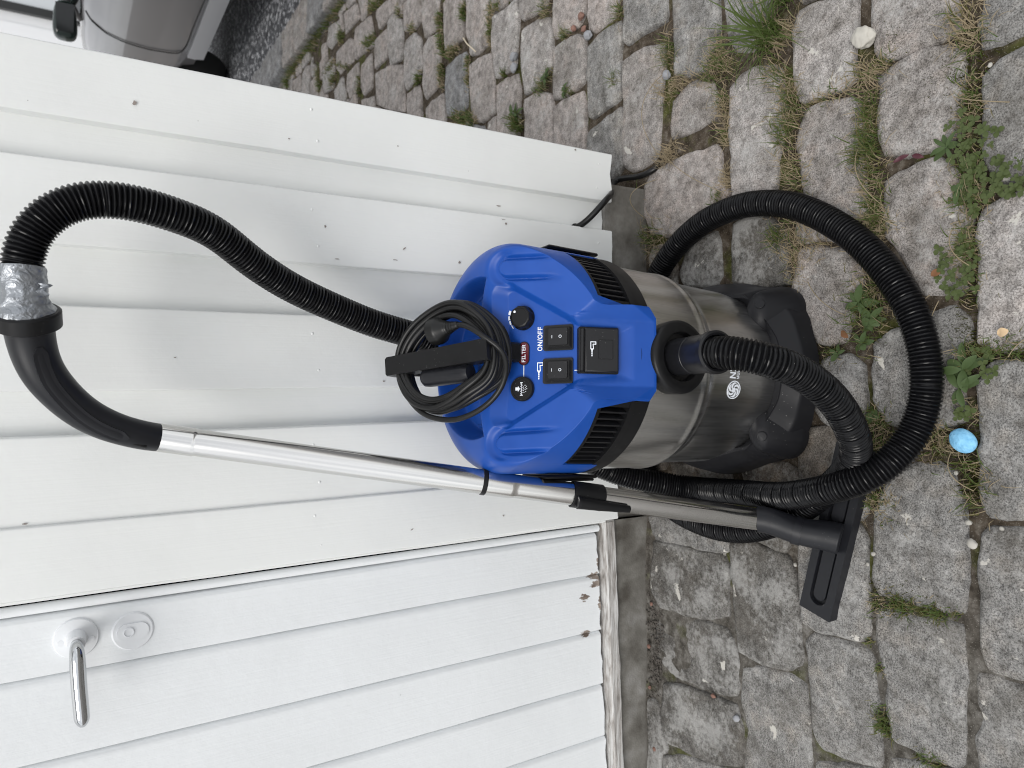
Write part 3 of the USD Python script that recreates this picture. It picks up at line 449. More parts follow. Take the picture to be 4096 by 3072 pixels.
ky = lathe([(0, 0), (.0072, 0), (.0072, .0015), (.0060, .0018), (.0058, .0006), (0, .0006)], 24, 'y'); ky.apply_translation((-.372, .0078, .976)); obj('keyhole_ring', ky, WHITE_PAINT, door)

# ================================================================ THE VACUUM CLEANER
VM = T4((-.011, -.228, 0), rz=math.radians(4.5), ry=math.radians(3.8))
vac = thing('vacuum_cleaner', 'wet vacuum cleaner with blue head, steel drum and black base by the white wall', 'vacuum cleaner', VM)
def vw(p): return (VM @ np.r_[np.asarray(p, float), 1])[:3]
def sstep(x): x = np.clip(x, 0, 1); return x * x * (3 - 2 * x)
# --- steel drum
drum = lathe([(.0, .03), (.148, .03), (.1515, .05), (.1525, .08), (.1555, .20), (.1562, .207), (.1578, .2105), (.1602, .2145), (.1625, .219), (.1643, .2235), (.1651, .2275), (.1650, .2315), (.1643, .2355), (.1638, .241), (.1645, .30), (.1655, .352), (.0, .352)], 160)
obj('drum', drum, STEEL, vac, smooth=30)
# --- base with four caster lobes
psi = np.arange(240) * 2 * np.pi / 240                                       # from the front (-y), towards +x
def ang(a, c): return np.abs((a - c + np.pi) % (2 * np.pi) - np.pi)
lob = sum(np.exp(-(ang(psi, math.radians(c)) / math.radians(16)) ** 4) for c in (38, -38, 142, -142))
sidelift = np.exp(-(ang(psi, math.radians(88)) / math.radians(34)) ** 4) + np.exp(-(ang(psi, math.radians(-88)) / math.radians(34)) ** 4)
Rb = .188 - .012 * sidelift + .011 * lob + .011 * np.exp(-(ang(psi, 0.) / math.radians(30)) ** 4)
ringz = [(-.012, .006, 0), (0., .010, 0), (-.0065, .037, .3), (-.0105, .043, .35), (-.0215, .060, .9), (-.024, .064, 1.), (-.030, .064, 1.), (-.048, .058, 0)]
Vb = []
for dr, z, lift in ringz:
    rr = Rb + dr if dr > -.02 else np.minimum(Rb + dr, .1665 + .005 * sidelift) if dr > -.04 else np.full(240, .146)
    zz = z + lift * (.026 * sidelift + .012 * lob)
    Vb.append(np.c_[rr * np.sin(psi), -rr * np.cos(psi), zz])
Vb = np.vstack(Vb); n = 240
i, j = np.meshgrid(np.arange(len(ringz) - 1), np.arange(n), indexing='ij')
F = np.stack([i * n + j, i * n + (j + 1) % n, (i + 1) * n + (j + 1) % n, (i + 1) * n + j], -1).reshape(-1, 4)
base = tag(obj('base', (Vb, F), BASEBLACK, vac, smooth=35))
for c in (38, -38, 142, -142):
    a = math.radians(c); cx, cy = .170 * math.sin(a), -.170 * math.cos(a)
    e1 = trimesh.creation.icosphere(4, 1.0); e1.apply_scale((.037, .026, .034)); e1.apply_transform(T4((-.008 * math.sin(a), .008 * math.cos(a), .052)))
    hz_ = [(math.cos(t) * .038 * 1., math.sin(t) * .033, z_) for t in np.linspace(0, 2 * math.pi, 40, endpoint=False) for z_ in (.008, .026)]
    sh_ = trimesh.convex.convex_hull(np.vstack([e1.vertices @ trimesh.transformations.rotation_matrix(0, [0, 0, 1])[:3, :3], np.array([T4(rz=a)[:3, :3] @ np.array(p) for p in hz_]) + np.array([.008 * math.sin(a), -.008 * math.cos(a), 0])]))
    sh_.apply_translation((cx, cy, 0)); obj('caster_housing', sh_, BASEBLACK, vac, 50)
    bs = lathe([(.0085, -.003), (.0085, .0002), (.0078, .0008), (.0066, .0002), (.0, .0004)], 24); t_ = T4((.1775 * math.sin(a), -.1775 * math.cos(a), .0805), rz=a) @ T4(rx=math.radians(34)); bs.apply_transform(t_); obj('caster_boss', bs, BASEBLACK, vac)
    wh = lathe([(0, -.011), (.013, -.011), (.0155, -.008), (.0155, .008), (.013, .011), (0, .011)], 24); wh.apply_transform(T4((cx * 1.05, cy * 1.05, .013), rz=a + .6) @ T4(ry=math.pi / 2)); obj('caster_wheel', wh, BLACK_SATIN, vac)
# --- blue head: a drum with a rounded shoulder, cut in front by the sloping control panel
SH_P = Polygon([(-.098, -.024), (.098, -.024), (.111, -.044), (.049, -.131), (.0395, -.166), (-.0395, -.166), (-.049, -.131), (-.111, -.044)])
SH = unary_union([SH_P.buffer(-.020, quad_segs=10).buffer(.020, quad_segs=10), SH_P.buffer(-.004).buffer(.004).intersection(sbox(-.06, -.2, .06, -.10))]).buffer(.004).buffer(-.004)
CUP = Point(0, .020).buffer(.123, quad_segs=24)
def panel_z(u, v):
    vc = -.012 - .010 * (u / .12) ** 2
    up = .530 + (v - vc) * .642; lo = .4535 + (v + .132 + np.maximum(np.abs(u) - .046, 0) * .78) * 2.29
    k = .006; hh = np.clip(.5 + .5 * (up - lo) / k, 0, 1); return up * (1 - hh) + lo * hh - k * hh * (1 - hh)
def head_z(u, v):
    r = np.hypot(u, v); rs_ = .038
    d = np.clip(r - (.172 - rs_), 0, rs_); dr = .530 - (rs_ - np.sqrt(np.maximum(rs_ ** 2 - d ** 2, 0))) * .95
    pz = panel_z(u, v); k = .010; hh = np.clip(.5 + .5 * (dr - pz) / k, 0, 1); z = dr * (1 - hh) + pz * hh - k * hh * (1 - hh) + 0 * u
    pts = shapely.points(u, v)
    ds = np.where(shapely.contains(SH, pts), shapely.distance(SH.boundary, pts), 0)
    z = z - .0135 * (.3 * sstep(ds / .013) + .7 * np.clip(ds / .0125, 0, 1))
    back = v > (-.002 - .020 * (u / .119) ** 2 + .006)
    dc = np.where(shapely.contains(CUP, pts) & back, np.minimum(shapely.distance(CUP.boundary, pts), np.abs(v - (.004 - .020 * (u / .119) ** 2))), 0)
    z = z - .036 * sstep(dc / .012)
    z = z + .0018 * np.where(dc > .014, sstep((np.cos(u * 2 * np.pi / .020) - .6) * 3) * (np.abs(v - .07) < .045), 0)
    for s_ in (-1, 1):                                                        # thumb grooves on the shoulders, open to the front
        cap = LineString([(s_ * .126, -.047), (s_ * .120, -.135)])
        dd = shapely.distance(cap, pts)
        grv = np.exp(-((dd - .0150) / .0030) ** 2) * sstep((v + .125) / .05)
        crescent = np.exp(-((dd - .0185) / .0070) ** 4) * sstep((v + .062) / .030)
        z = z - .0075 * np.maximum(grv, crescent) + .0012 * (1 - sstep((dd - .009) / .004)) * sstep((v + .12) / .03)
    return z
na, nr = 560, 150
A_ = np.arange(na) * 2 * np.pi / na
a0 = np.abs((A_ + np.pi) % (2 * np.pi) - np.pi)
Rm = np.where(a0 < math.atan2(.066, .178), .1775 / np.cos(a0), .172 + (.1775 / math.cos(math.atan2(.066, .178)) - .172) * (1 - sstep((a0 - .355) / .035)))
rad = np.r_[np.linspace(0, 1, nr) ** .8]
UU = rad[:, None] * Rm * np.sin(A_); VV = -rad[:, None] * Rm * np.cos(A_)
ZZ = head_z(UU, VV)
ad = np.degrees(a0)
zb = np.where((ad > 25) & (ad < 65), .431, .366); zb = np.minimum(zb, ZZ[-1] - .0008)
zb = np.where(ad < 21.5, np.minimum(np.maximum(.346, .349 + (ad - 17) / 4.5 * .013), ZZ[-1] - .0008), zb); zb = np.where((ad >= 21.5) & (ad <= 27), np.minimum(.362 + (ad - 21.5) / 5.5 * .069, ZZ[-1] - .0008), zb)
rows = [np.stack([UU[k], VV[k], ZZ[k]], -1) for k in range(nr)]
for t in (.25, .5, .75, 1.): rows.append(np.stack([Rm * np.sin(A_) * (1 + .004 * t), -Rm * np.cos(A_) * (1 + .004 * t), ZZ[-1] * (1 - t) + zb * t], -1))
rows.append(np.stack([Rm * np.sin(A_) * .972, -Rm * np.cos(A_) * .972, zb], -1))
rows.append(np.stack([Rm * np.sin(A_) * .965, -Rm * np.cos(A_) * .965, np.minimum(zb + .05, ZZ[-1] - .004)], -1))
Vh = np.vstack(rows); i, j = np.meshgrid(np.arange(len(rows) - 1), np.arange(na), indexing='ij')
F = np.stack([i * na + j, (i + 1) * na + j, (i + 1) * na + (j + 1) % na, i * na + (j + 1) % na], -1).reshape(-1, 4)
obj('head_cover', (Vh, F), BLUE, vac, smooth=40)
# --- black rim and vents
obj('rim_band', lathe([(.160, .338), (.1685, .338), (.1715, .343), (.1705, .366), (.163, .368), (.150, .372)], 160), BLACK, vac)
def arc_block(p0, p1, r0, r1, z0, z1, n=24):
    q = np.radians(np.linspace(p0, p1, n)); V = []
    for a in q:
        for r_, z in ((r0, z0), (r1, z0), (r1, z1), (r0, z1)): V.append((r_ * math.sin(a), -r_ * math.cos(a), z))
    F = []
    for k in range(n - 1):
        for e in range(4): F.append((k * 4 + e, k * 4 + (e + 1) % 4, k * 4 + 4 + (e + 1) % 4, k * 4 + 4 + e))
    F = np.array(F); F = np.vstack([F[:, [0, 1, 2]], F[:, [0, 2, 3]], [(0, 3, 2), (0, 2, 1)], [((n - 1) * 4, (n - 1) * 4 + 1, (n - 1) * 4 + 2), ((n - 1) * 4, (n - 1) * 4 + 2, (n - 1) * 4 + 3)]])
    q = trimesh.Trimesh(np.array(V), F, process=False); q.invert() if q.volume < 0 else 0
    return q
for s_ in (-1, 1):
    vf = tag(obj('vent_frame', cat(arc_block(s_ * 22.5, s_ * 66, .152, .1722, .364, .3745), arc_block(s_ * 24.5, s_ * 65.5, .152, .1700, .4225, .4300), arc_block(s_ * 22.6, s_ * 26., .150, .1712, .3747, .4223, 4), arc_block(s_ * 63.6, s_ * 66., .150, .1712, .3747, .4223, 4)), BLACK, vac))
    for k in range(10):
        p_ = 28.8 + k * 3.62
        obj('vent_slat', arc_block(s_ * p_, s_ * (p_ + .85), .147, .1688, .3746, .4224, 3), BLACK_SATIN, vac)
    obj('vent_back', arc_block(s_ * 22.7, s_ * 65.8, .1455, .1468, .362, .4305), BLACK, vac)
    lt = cat(bx(.1735, .1785, -.035, .035, .335, .432, .002), bx(.1787, .1835, -.018, .018, .328, .415, .002)); lt.apply_transform(T4(rz=0 if s_ > 0 else math.pi)); obj('latch', lt, BLACK, vac)
# --- things on the control panel: local frame on a slope
def on(u, v, up, off=0.):
    z = head_z(np.array([u]), np.array([v]))[0]
    e = .001; zu = float(panel_z(np.array([u]), np.array([v + e]))[0] - panel_z(np.array([u]), np.array([v - e]))[0]) / (2 * e)
    y = np.array([0, 1, zu]); y /= np.linalg.norm(y); x = np.array([1., 0, 0]); n_ = np.cross(x, y)
    m_ = np.eye(4); m_[:3, 0], m_[:3, 1], m_[:3, 2] = x, y, n_; m_[:3, 3] = np.array([u, v, z]) + n_ * off
    return m_
def put(name, mesh, m_, mt, parent, smooth=40):
    mesh = mesh.copy(); mesh.apply_transform(m_); return obj(name, mesh, mt, parent, smooth)
mk = on(.054, -.056, 1)
kn = lathe([(.0178, -.002), (.0178, .003), (.0165, .004), (.0158, .012), (.0148, .0138), (.0128, .0142), (.0124, .0134), (.0, .0136)], 48)
kv = kn.vertices; rr_ = np.hypot(kv[:, 0], kv[:, 1]); th = np.arctan2(kv[:, 1], kv[:, 0]); scal = np.where((rr_ > .015) & (kv[:, 2] > .003), 1 + .035 * np.sign(np.sin(th * 9)), 1.); kv[:, :2] *= scal[:, None]; kn.vertices = kv
knob = put('speed_knob', kn, mk, BLACK, vac)
dot = lathe([(0, .0), (.0018, .0), (.0018, .0004), (0, .0004)], 16); put('knob_dot', dot, mk @ T4((.0075, .0078, .0139)), WHITE, knob)
for k in range(4):                                                          # the widening power scale round the knob
    a0_, a1_ = math.radians(60 + k * 19), math.radians(75 + k * 19); w0 = .0012 + .0013 * (3 - k)
    ar = [(math.cos(t) * .0205, math.sin(t) * .0205) for t in np.linspace(a0_, a1_, 6)] + [(math.cos(t) * (.0205 + w0), math.sin(t) * (.0205 + w0)) for t in np.linspace(a1_, a0_, 6)]
    put('power_scale', prism(Polygon(ar), .0003, .0006), mk, WHITE, vac, False)
mf = on(-.049, -.0565, 1)
fb = put('filter_button', lathe([(.0178, -.002), (.0178, .005), (.0168, .0062), (.0148, .0062), (.0143, .0054), (.0, .0058)], 48), mf, BLACK, vac)
zig = [(-.0088 + k * .00176, .0012 * (1 if k % 2 else -1)) for k in range(11)]
put('filter_mark', cat(prism(LineString(zig).buffer(.00042), 0, .0004), prism(LineString([(-.0092, -.0018), (-.0092, .0018)]).buffer(.0005), 0, .0004), prism(LineString([(.0092, -.0018), (.0092, .0018)]).buffer(.0005), 0, .0004),
    prism(Polygon([(-.0022, .0095), (.0022, .0095), (.0022, .0055), (.0042, .0055), (0, .0022), (-.0042, .0055), (-.0022, .0055)]), 0, .0004)), mf @ T4((0, 0, .0057)), WHITE, fb, False)
put('filter_mark', cat(*[prism(Point(x_ * .001, y_ * .001).buffer(.00062, quad_segs=3), 0, .0004) for x_, y_ in ((-5, -4), (-2.5, -3.2), (0, -3.6), (2.6, -3.2), (5, -5.6), (-1.2, -5.8), (1.5, -6.2), (-3.8, -6.8), (3.4, -8), (0, -8.4))]), mf @ T4((0, 0, .0057)), WHITE, fb, False)
ml = on(.0025, -.0565, 1)
lens = prism(LineString([(-.0085, 0), (.0085, 0)]).buffer(.0078, quad_segs=10), -.002, .0016)
lamp = put('filter_lamp', lens, ml, RED, vac)
put('lamp_bezel', prism(LineString([(-.0085, 0), (.0085, 0)]).buffer(.0086, quad_segs=10).difference(LineString([(-.0085, 0), (.0085, 0)]).buffer(.0076, quad_segs=10)), -.002, .0019), ml, BLACK, lamp)
def text(name, s, h, m_, parent, mt=None, bold=True, depth=.0004, align=.5):
    q = meshkit.text_mesh(s, h, depth, bold); b = q.bounds; q.apply_translation((-(b[0][0] + (b[1][0] - b[0][0]) * align), -h / 2, 0)); return put(name, q, m_, mt or WHITE, parent, False)
text('lamp_lettering', 'FILTER', .0054, ml @ T4((0, 0, .0018)), lamp)
put('panel_line', bx(-.0095, .0095, -.0006, .0006, .0002, .0006), on(-.0215, -.0565, 1), WHITE, vac, False)
text('lettering', 'ON/OFF', .0068, on(.0225, -.0775, 1, .0003), vac)
def drill(sc):
    g = unary_union([LineString([(-.0008, .002), (.0095, .002), (.0095, -.0055), (.006, -.0055), (.006, -.0015), (-.0008, -.0022), (-.0008, .002)]).buffer(.0006), Polygon([(-.0008, .002), (-.0045, .0006), (-.0045, -.0004), (-.0008, -.002)]), *[Polygon([(-.0062 - k * .0026, -.0006 + .0002 * k), (-.0048 - k * .0026, -.0006), (-.0048 - k * .0026, .0008), (-.0062 - k * .0026, .0006)]).buffer(.0003) for k in range(3)]])
    g = shapely.affinity.scale(g, sc, sc, origin=(0, 0)) if hasattr(shapely, 'affinity') else g
    return cat(*[prism(q, 0, .0004) for q in getattr(g, 'geoms', [g])])
import shapely.affinity
put('tool_mark', drill(1.12), on(-.0225, -.0765, 1, .0003), WHITE, vac, False)
for u in (.0225, -.0245):
    ms = on(u, -.1015, 1)
    bez = put('rocker_switch', prism(sbox(-.0150, -.0195, .0150, .0195).buffer(.003, quad_segs=5), -.003, .0032), ms, BLACK_SATIN, vac)
    for k in range(3):
        e_ = .0014 * k; put('rocker_boot', prism(sbox(-.0142 + e_, -.0185 + e_ * .5, .0125 - e_ * .3, .0165 - 1.9 * e_).buffer(.0022, quad_segs=4), .0032 + k * .0017, .0049 + k * .0017), ms, BLACK, bez)
    put('rocker_key', prism(sbox(-.0092, -.0150, .0102, .0092).buffer(.0022, quad_segs=5), .0083, .0108), ms, BLACK_SATIN, bez)
    put('rocker_mark', bx(-.0022, .0022, -.0003, .0003, 0, .0004), ms @ T4((.0005, .0058, .01085)), WHITE, bez, False)
    put('rocker_mark', prism(Point(0, 0).buffer(.0021).difference(Point(0, 0).buffer(.0015)), 0, .0004), ms @ T4((.0005, -.0065, .01085)), WHITE, bez, False)
put('panel_line', cat(*[prism(LineString([(-.0, -.0), (.0, -.006), (.019, -.006), (.019, -.0125)]).buffer(.0006), .0002, .0006)]), on(-.0245, -.1225, 1, .0006), WHITE, vac, False)
# --- power-tool socket with a flap
mo = np.eye(4); _y = np.array([0, .400, .916]); mo[:3, 1] = _y; mo[:3, 2] = np.cross([1, 0, 0], _y); mo[:3, 3] = np.array([.003, -.1445, .4245]) - mo[:3, 2] * .0040
sk = put('socket', prism(sbox(-.0305, -.0285, .0305, .0240).buffer(.002, quad_segs=4), -.012, .0035), mo, BLACK, vac)
put('socket_flap', bx(-.0308, .0314, -.0300, .0185, .0038, .0088, .002), mo, BLACK_SATIN, sk)
put('socket_hinge', cat(sweep(np.array([(-.029, .0215, .0062), (.029, .0215, .0062)]), .0034, 12), bx(-.0305, .0305, .0238, .0270, -.004, .0072, .001)), mo, BLACK_SATIN, sk)
put('tool_mark', drill(.95), mo @ T4((.002, .0085, .0090)), WHITE, sk, False)
emb = sbox(-.0125, -.0105, .0125, .0085).buffer(.001); put('plug_emblem', prism(emb.difference(emb.buffer(-.0005)), 0, .0005), mo @ T4((.001, -.010, .0088)), BLACK, sk, False)
# --- hose inlet and the maker's print on the drum
put('inlet_flange', lathe([(.0, -.03), (.050, -.03), (.0525, -.022), (.0535, -.004), (.0530, .003), (.0500, .0068), (.043, .0085), (.036, .0072), (.0335, -.002), (.0, -.004)], 72, 'y'), T4((0, -.1765, .301)), BLACK, vac)
def on_drum(mesh, R, zc):
    q = mesh.copy(); v_ = q.vertices; a = v_[:, 0] / R; rr2 = R + v_[:, 2]
    q.vertices = np.c_[rr2 * np.sin(a), -rr2 * np.cos(a), zc + v_[:, 1]]; return q
def flat_text(s, h, x0, y0, bold=True):
    q = meshkit.text_mesh(s, h, .0004, bold); q = q.subdivide_to_size(.006) if False else q; b = q.bounds; q.apply_translation((x0 - b[0][0], y0, 0)); return q, b[1][0] - b[0][0]
print_x = -.0205
q1, w1 = flat_text('NILFISK', .0115, print_x, -.0015); q1.vertices[:, 0] = print_x + (q1.vertices[:, 0] - print_x) * (.0630 / w1)
q2, w2 = flat_text('MULTI 22 INOX VSC', .0048, print_x, -.0098, False); q2.vertices[:, 0] = print_x + (q2.vertices[:, 0] - print_x) * (.0630 / w2)
obj('drum_lettering', on_drum(q1, .1549, .1585), WHITE, vac, False); obj('drum_lettering', on_drum(q2, .1549, .1585), WHITE, vac, False)
lg = [Point(0, 0).buffer(.0146).difference(Point(0, 0).buffer(.0131))]
for k in range(6):
    a = k * math.pi / 3
    pet = Point(.0062, 0).buffer(.0058).difference(Point(.0040, -.0030).buffer(.0062)); lg.append(shapely.affinity.rotate(pet, math.degrees(a), origin=(0, 0)))
lg.append(Point(0, 0).buffer(.0036))
lg = unary_union(lg)
emblem = cat(*[prism(g, 0, .0004) for g in getattr(lg, 'geoms', [lg])]); emblem.apply_translation((-.0385, .0008, 0))
obj('drum_emblem', on_drum(emblem, .1549, .1565), WHITE, vac, False)
# --- carrying handle
hp = []
def bar(p0, p1, w0, w1, h, b=.003):
    p0, p1 = np.array(p0, float), np.array(p1, float); t = (p1 - p0) / np.linalg.norm(p1 - p0); x = np.array([1, 0, 0]) - t * t[0]; x /= np.linalg.norm(x); n_ = np.cross(x, t)
    pts = []
    for p_, w_ in ((p0, w0), (p1, w1)):
        s_ = 1 if p_ is p0 else -1
        for sx in (-1, 1):
            for hz_ in (0, -h):
                sg = 1 if hz_ == 0 else -1
                c = p_ + x * sx * w_ / 2 + n_ * hz_
                pts += [c + t * b * s_ - n_ * b * sg * .0, c - x * sx * b + t * 0, c - n_ * sg * b]
                pts[-3] = c + t * b * s_ - x * sx * 0; pts[-2] = c - x * sx * b - n_ * sg * 0
                pts[-1] = c - n_ * sg * b
    q = trimesh.convex.convex_hull(np.array(pts)); return q
hdl = tag(obj('carry_handle', bar((.004, -.061, .553), (-.013, .104, .636), .0305, .0285, .026), BLACK, vac, 25))
obj('handle_post', bx(-.010, .018, -.057, -.040, .492, .545, .003), BLACK, hdl); obj('handle_post', bx(-.025, .001, .088, .1035, .490, .610, .003), BLACK, hdl)
# ================================================================ POWER CABLE wound round the handle
def tilt_pt(pts, off):
    return [(x, y, .520 + .5 * (y + .06) + off) for x, y in pts]
L1 = [(0.006, 0.094), (0.03, 0.084), (0.054, 0.063), (0.07, 0.037), (0.081, 0.009), (0.08, -0.013), (0.066, -0.033), (0.044, -0.047), (0.019, -0.056), (-0.007, -0.059), (-0.033, -0.054), (-0.052, -0.039), (-0.069, -0.016), (-0.082, 0.011), (-0.086, 0.038), (-0.076, 0.065), (-0.055, 0.084), (-0.031, 0.094), (-0.012, 0.096)]
L3 = [(0.003, 0.08), (0.027, 0.065), (0.046, 0.042), (0.055, 0.019), (0.054, -0.004), (0.039, -0.026), (0.02, -0.041), (-0.002, -0.044), (-0.026, -0.037), (-0.045, -0.015), (-0.06, 0.014), (-0.062, 0.041), (-0.051, 0.063), (-0.032, 0.076), (-0.013, 0.082)]
cab = thing('power_cable', 'long black power cable coiled in loops under the carrying handle on the blue head', 'power cable', VM)
def closed(pts, n=90):
    q = np.array(pts + [pts[0]]); d = np.r_[0, np.cumsum(np.linalg.norm(np.diff(q, axis=0), axis=1))]; cs = CubicSpline(d, q, bc_type='periodic'); return cs(np.linspace(0, d[-1], n, endpoint=False))
C1, C3 = closed(L1), closed(L3)
r = np.random.default_rng(12); nl = 17
tt = np.linspace(0, nl, nl * 90, endpoint=False)
kn_ = np.arange(0, nl + .5, .5); bl = np.interp(tt, kn_, np.clip(r.uniform(-.05, 1.0, len(kn_)), -.05, 1.0)); hh_ = np.interp(tt, kn_, r.uniform(-.004, .030, len(kn_)))
ker = np.hanning(31); ker /= ker.sum()
bl, hh_ = np.convolve(np.pad(bl, 15, 'edge'), ker, 'valid'), np.convolve(np.pad(hh_, 15, 'edge'), ker, 'valid')
ph = (np.arange(len(tt)) % 90); P2 = C1[ph] * (1 - bl[:, None]) + C3[ph] * bl[:, None]
hh_ = hh_ - .030 * sstep((-.02 - P2[:, 1]) / .03) * .4
loopp = np.c_[P2, .520 + .5 * (P2[:, 1] + .06) + hh_]
zmin = head_z(loopp[:, 0], loopp[:, 1]) + .0045; loopp[:, 2] = np.maximum(loopp[:, 2], zmin)
for _ in range(6): loopp[1:-1] = .25 * loopp[:-2] + .5 * loopp[1:-1] + .25 * loopp[2:]
obj('coil', sweep(loopp, .0041, 12), RUBBER, cab, True)
tail = np.array([(0.042, -0.006), (0.041, -0.019), (0.035, -0.036), (0.019, -0.057), (-0.002, -0.071), (-0.026, -0.076), (-0.053, -0.067), (-0.074, -0.047), (-0.088, -0.021), (-0.094, 0.005), (-0.092, 0.03), (-0.085, 0.051), (-0.067, 0.073), (-0.046, 0.088)])
tz = np.maximum(head_z(tail[:, 0], tail[:, 1]) + .005, .520 + .5 * (tail[:, 1] + .06) + np.r_[.026, .030, .034, .030, np.full(len(tail) - 4, .018)])
tp, _ = spline(np.c_[tail, tz], .004); obj('free_end', sweep(tp, .0041, 12), RUBBER, cab, True)
# plug: a mushroom with a ribbed strain relief
p0 = np.array([tail[0, 0], tail[0, 1], tz[0]]); dr = np.array([-.008, .052, .020]); dr /= np.linalg.norm(dr)
def along(mesh, o, d):
    a = trimesh.geometry.align_vectors([0, 0, 1], d); a[:3, 3] = o; q = mesh.copy(); q.apply_transform(a); return q
obj('strain_relief', along(lathe([(.0048, -.004), (.0062, .0), (.0055, .002), (.0070, .004), (.0062, .006), (.0080, .008), (.0072, .010), (.0092, .012), (.0085, .014), (.0105, .016), (.010, .019)], 24), p0, dr), RUBBER, cab, 60)
obj('plug', along(lathe([(.0105, .017), (.0125, .021), (.0190, .0285), (.0205, .033), (.0205, .044), (.0185, .046), (.0, .046)], 32), p0, dr), RUBBER, cab)
cp0, cp1 = np.array([-0.031, 0.058, 0.592]), np.array([-0.026, -0.018, 0.554])
cp = along(lathe([(.0, 0), (.010, 0), (.0135, .004), (.0145, .012), (.0145, np.linalg.norm(cp1 - cp0) - .01), (.0125, np.linalg.norm(cp1 - cp0)), (.0, np.linalg.norm(cp1 - cp0))], 28), cp0, (cp1 - cp0) / np.linalg.norm(cp1 - cp0)); obj('cable_clip', cp, GRIP, cab)

# ================================================================ SUCTION HOSE
hose = thing('suction_hose', 'black corrugated suction hose looping over the cobbles up to a taped bent grip', 'hose')
HP = [[0.027, -0.482, 0.315], [0.027, -0.482, 0.315], [0.023, -0.531, 0.302], [0.014, -0.551, 0.275], [0.003, -0.556, 0.24], [-0.028, -0.565, 0.185], [-0.08, -0.556, 0.12], [-0.121, -0.532, 0.072], [-0.158, -0.491, 0.044], [-0.218, -0.415, 0.028], [-0.267, -0.331, 0.024], [-0.288, -0.242, 0.024], [-0.282, -0.155, 0.024], [-0.261, -0.086, 0.024], [-0.226, -0.042, 0.024], [-0.16, -0.025, 0.026], [-0.06, -0.024, 0.026], [0.06, -0.024, 0.026], [0.15, -0.034, 0.025], [0.216, -0.075, 0.022], [0.239, -0.1, 0.022], [0.268, -0.146, 0.022], [0.286, -0.19, 0.022], [0.295, -0.239, 0.022], [0.298, -0.292, 0.022], [0.291, -0.334, 0.022], [0.284, -0.366, 0.022], [0.265, -0.41, 0.022], [0.233, -0.461, 0.022], [0.201, -0.5, 0.022], [0.161, -0.537, 0.022], [0.119, -0.567, 0.022], [0.073, -0.59, 0.022], [0.014, -0.604, 0.022], [-0.016, -0.606, 0.022], [-0.049, -0.602, 0.022], [-0.081, -0.595, 0.029], [-0.115, -0.581, 0.046], [-0.143, -0.561, 0.07], [-0.167, -0.515, 0.084], [-0.181, -0.471, 0.08], [-0.198, -0.405, 0.066], [-0.207, -0.329, 0.048], [-0.216, -0.231, 0.032], [-0.221, -0.152, 0.03], [-0.213, -0.12, 0.072], [-0.204, -0.09, 0.117], [-0.189, -0.07, 0.154], [-0.148, -0.045, 0.235], [-0.085, -0.032, 0.33], [-0.01, -0.03, 0.415], [0.035, -0.036, 0.48], [0.064, -0.05, 0.556], [0.077, -0.055, 0.617], [0.094, -0.06, 0.671], [0.111, -0.07, 0.722], [0.13, -0.085, 0.773], [0.147, -0.1, 0.809], [0.164, -0.115, 0.84], [0.188, -0.135, 0.878], [0.201, -0.155, 0.927], [0.209, -0.165, 0.971], [0.21, -0.17, 1.005], [0.204, -0.17, 1.037], [0.188, -0.17, 1.063], [0.169, -0.168, 1.079], [0.149, -0.165, 1.089], [0.132, -0.163, 1.092], [0.119, -0.162, 1.092]]
neck0, neck1 = vw((0, -.176, .302)), np.array(HP[1])
nd = (neck1 - neck0) / np.linalg.norm(neck1 - neck0); nl_ = np.linalg.norm(neck1 - neck0)
obj('cuff', along(lathe([(.0, -.02), (.0262, -.02), (.0262, .038), (.0268, .0385), (.0268, .041), (.0262, .0415), (.0268, .075), (.0268, .0805), (.0292, .0815), (.0292, .090), (.0262, .0915), (.0232, .090), (.0225, .082)], 56), neck0, nd), BLACK_SATIN, hose)
hp_, hs = spline([neck0 + nd * .075] + [tuple(x) for x in HP[2:]], .00115)
pitch = .0055; kg = np.exp(-(np.arange(-60, 61) / 26.) ** 2); kg /= kg.sum(); hp_ = np.stack([np.convolve(np.r_[2 * hp_[0, k] - hp_[60:0:-1, k], hp_[:, k], 2 * hp_[-1, k] - hp_[-2:-62:-1, k]], kg, 'valid') for k in range(3)], 1)
ph_ = (hs / pitch) % 1.0
prof = 0.0191 + .0034 * np.clip(np.sin(np.clip(ph_ / .80, 0, 1) * np.pi), 0, 1) ** .5
obj('corrugated_tube', sweep(hp_, prof, 26), HOSE, hose, 38)
endp, endd = hp_[-1], hp_[-1] - hp_[-8]; endd /= np.linalg.norm(endd)
# silver tape over the joint, wrinkled, then the collar and the bent grip
tapeline, _ = spline([[0.123, -0.162, 1.092], [0.119, -0.162, 1.092], [0.094, -0.16, 1.091], [0.071, -0.157, 1.088], [0.057, -0.155, 1.087]], .0016)
nt = len(tapeline); tr = np.interp(np.linspace(0, 1, nt), [0, .04, .55, .68, .76, 1.], [.0240, .0246, .0254, .0290, .0322, .0326])
tm = sweep(tapeline, tr, 64, False)
vv = tm.vertices; ncol = 64; gi = np.repeat(np.arange(nt), ncol) / nt
wr = nz(np.c_[vv[:, 0] * 130, vv[:, 1] * 40, vv[:, 2] * 40], 1., 4, 9) * .0085 * np.interp(gi, [0, .1, .5, .65, .8, 1], [.6, .8, 1., 1.8, .8, .4]) + nz(vv, 60., 3, 4) * .004
cen_ = np.repeat(tapeline, ncol, axis=0); dd_ = vv - cen_; dd_ /= np.linalg.norm(dd_, axis=1, keepdims=True); tm.vertices = vv + dd_ * wr[:, None]
obj('tape_wrap', tm, TAPE, hose, 35)
flapc = tapeline[int(nt * .5)]
fl = []
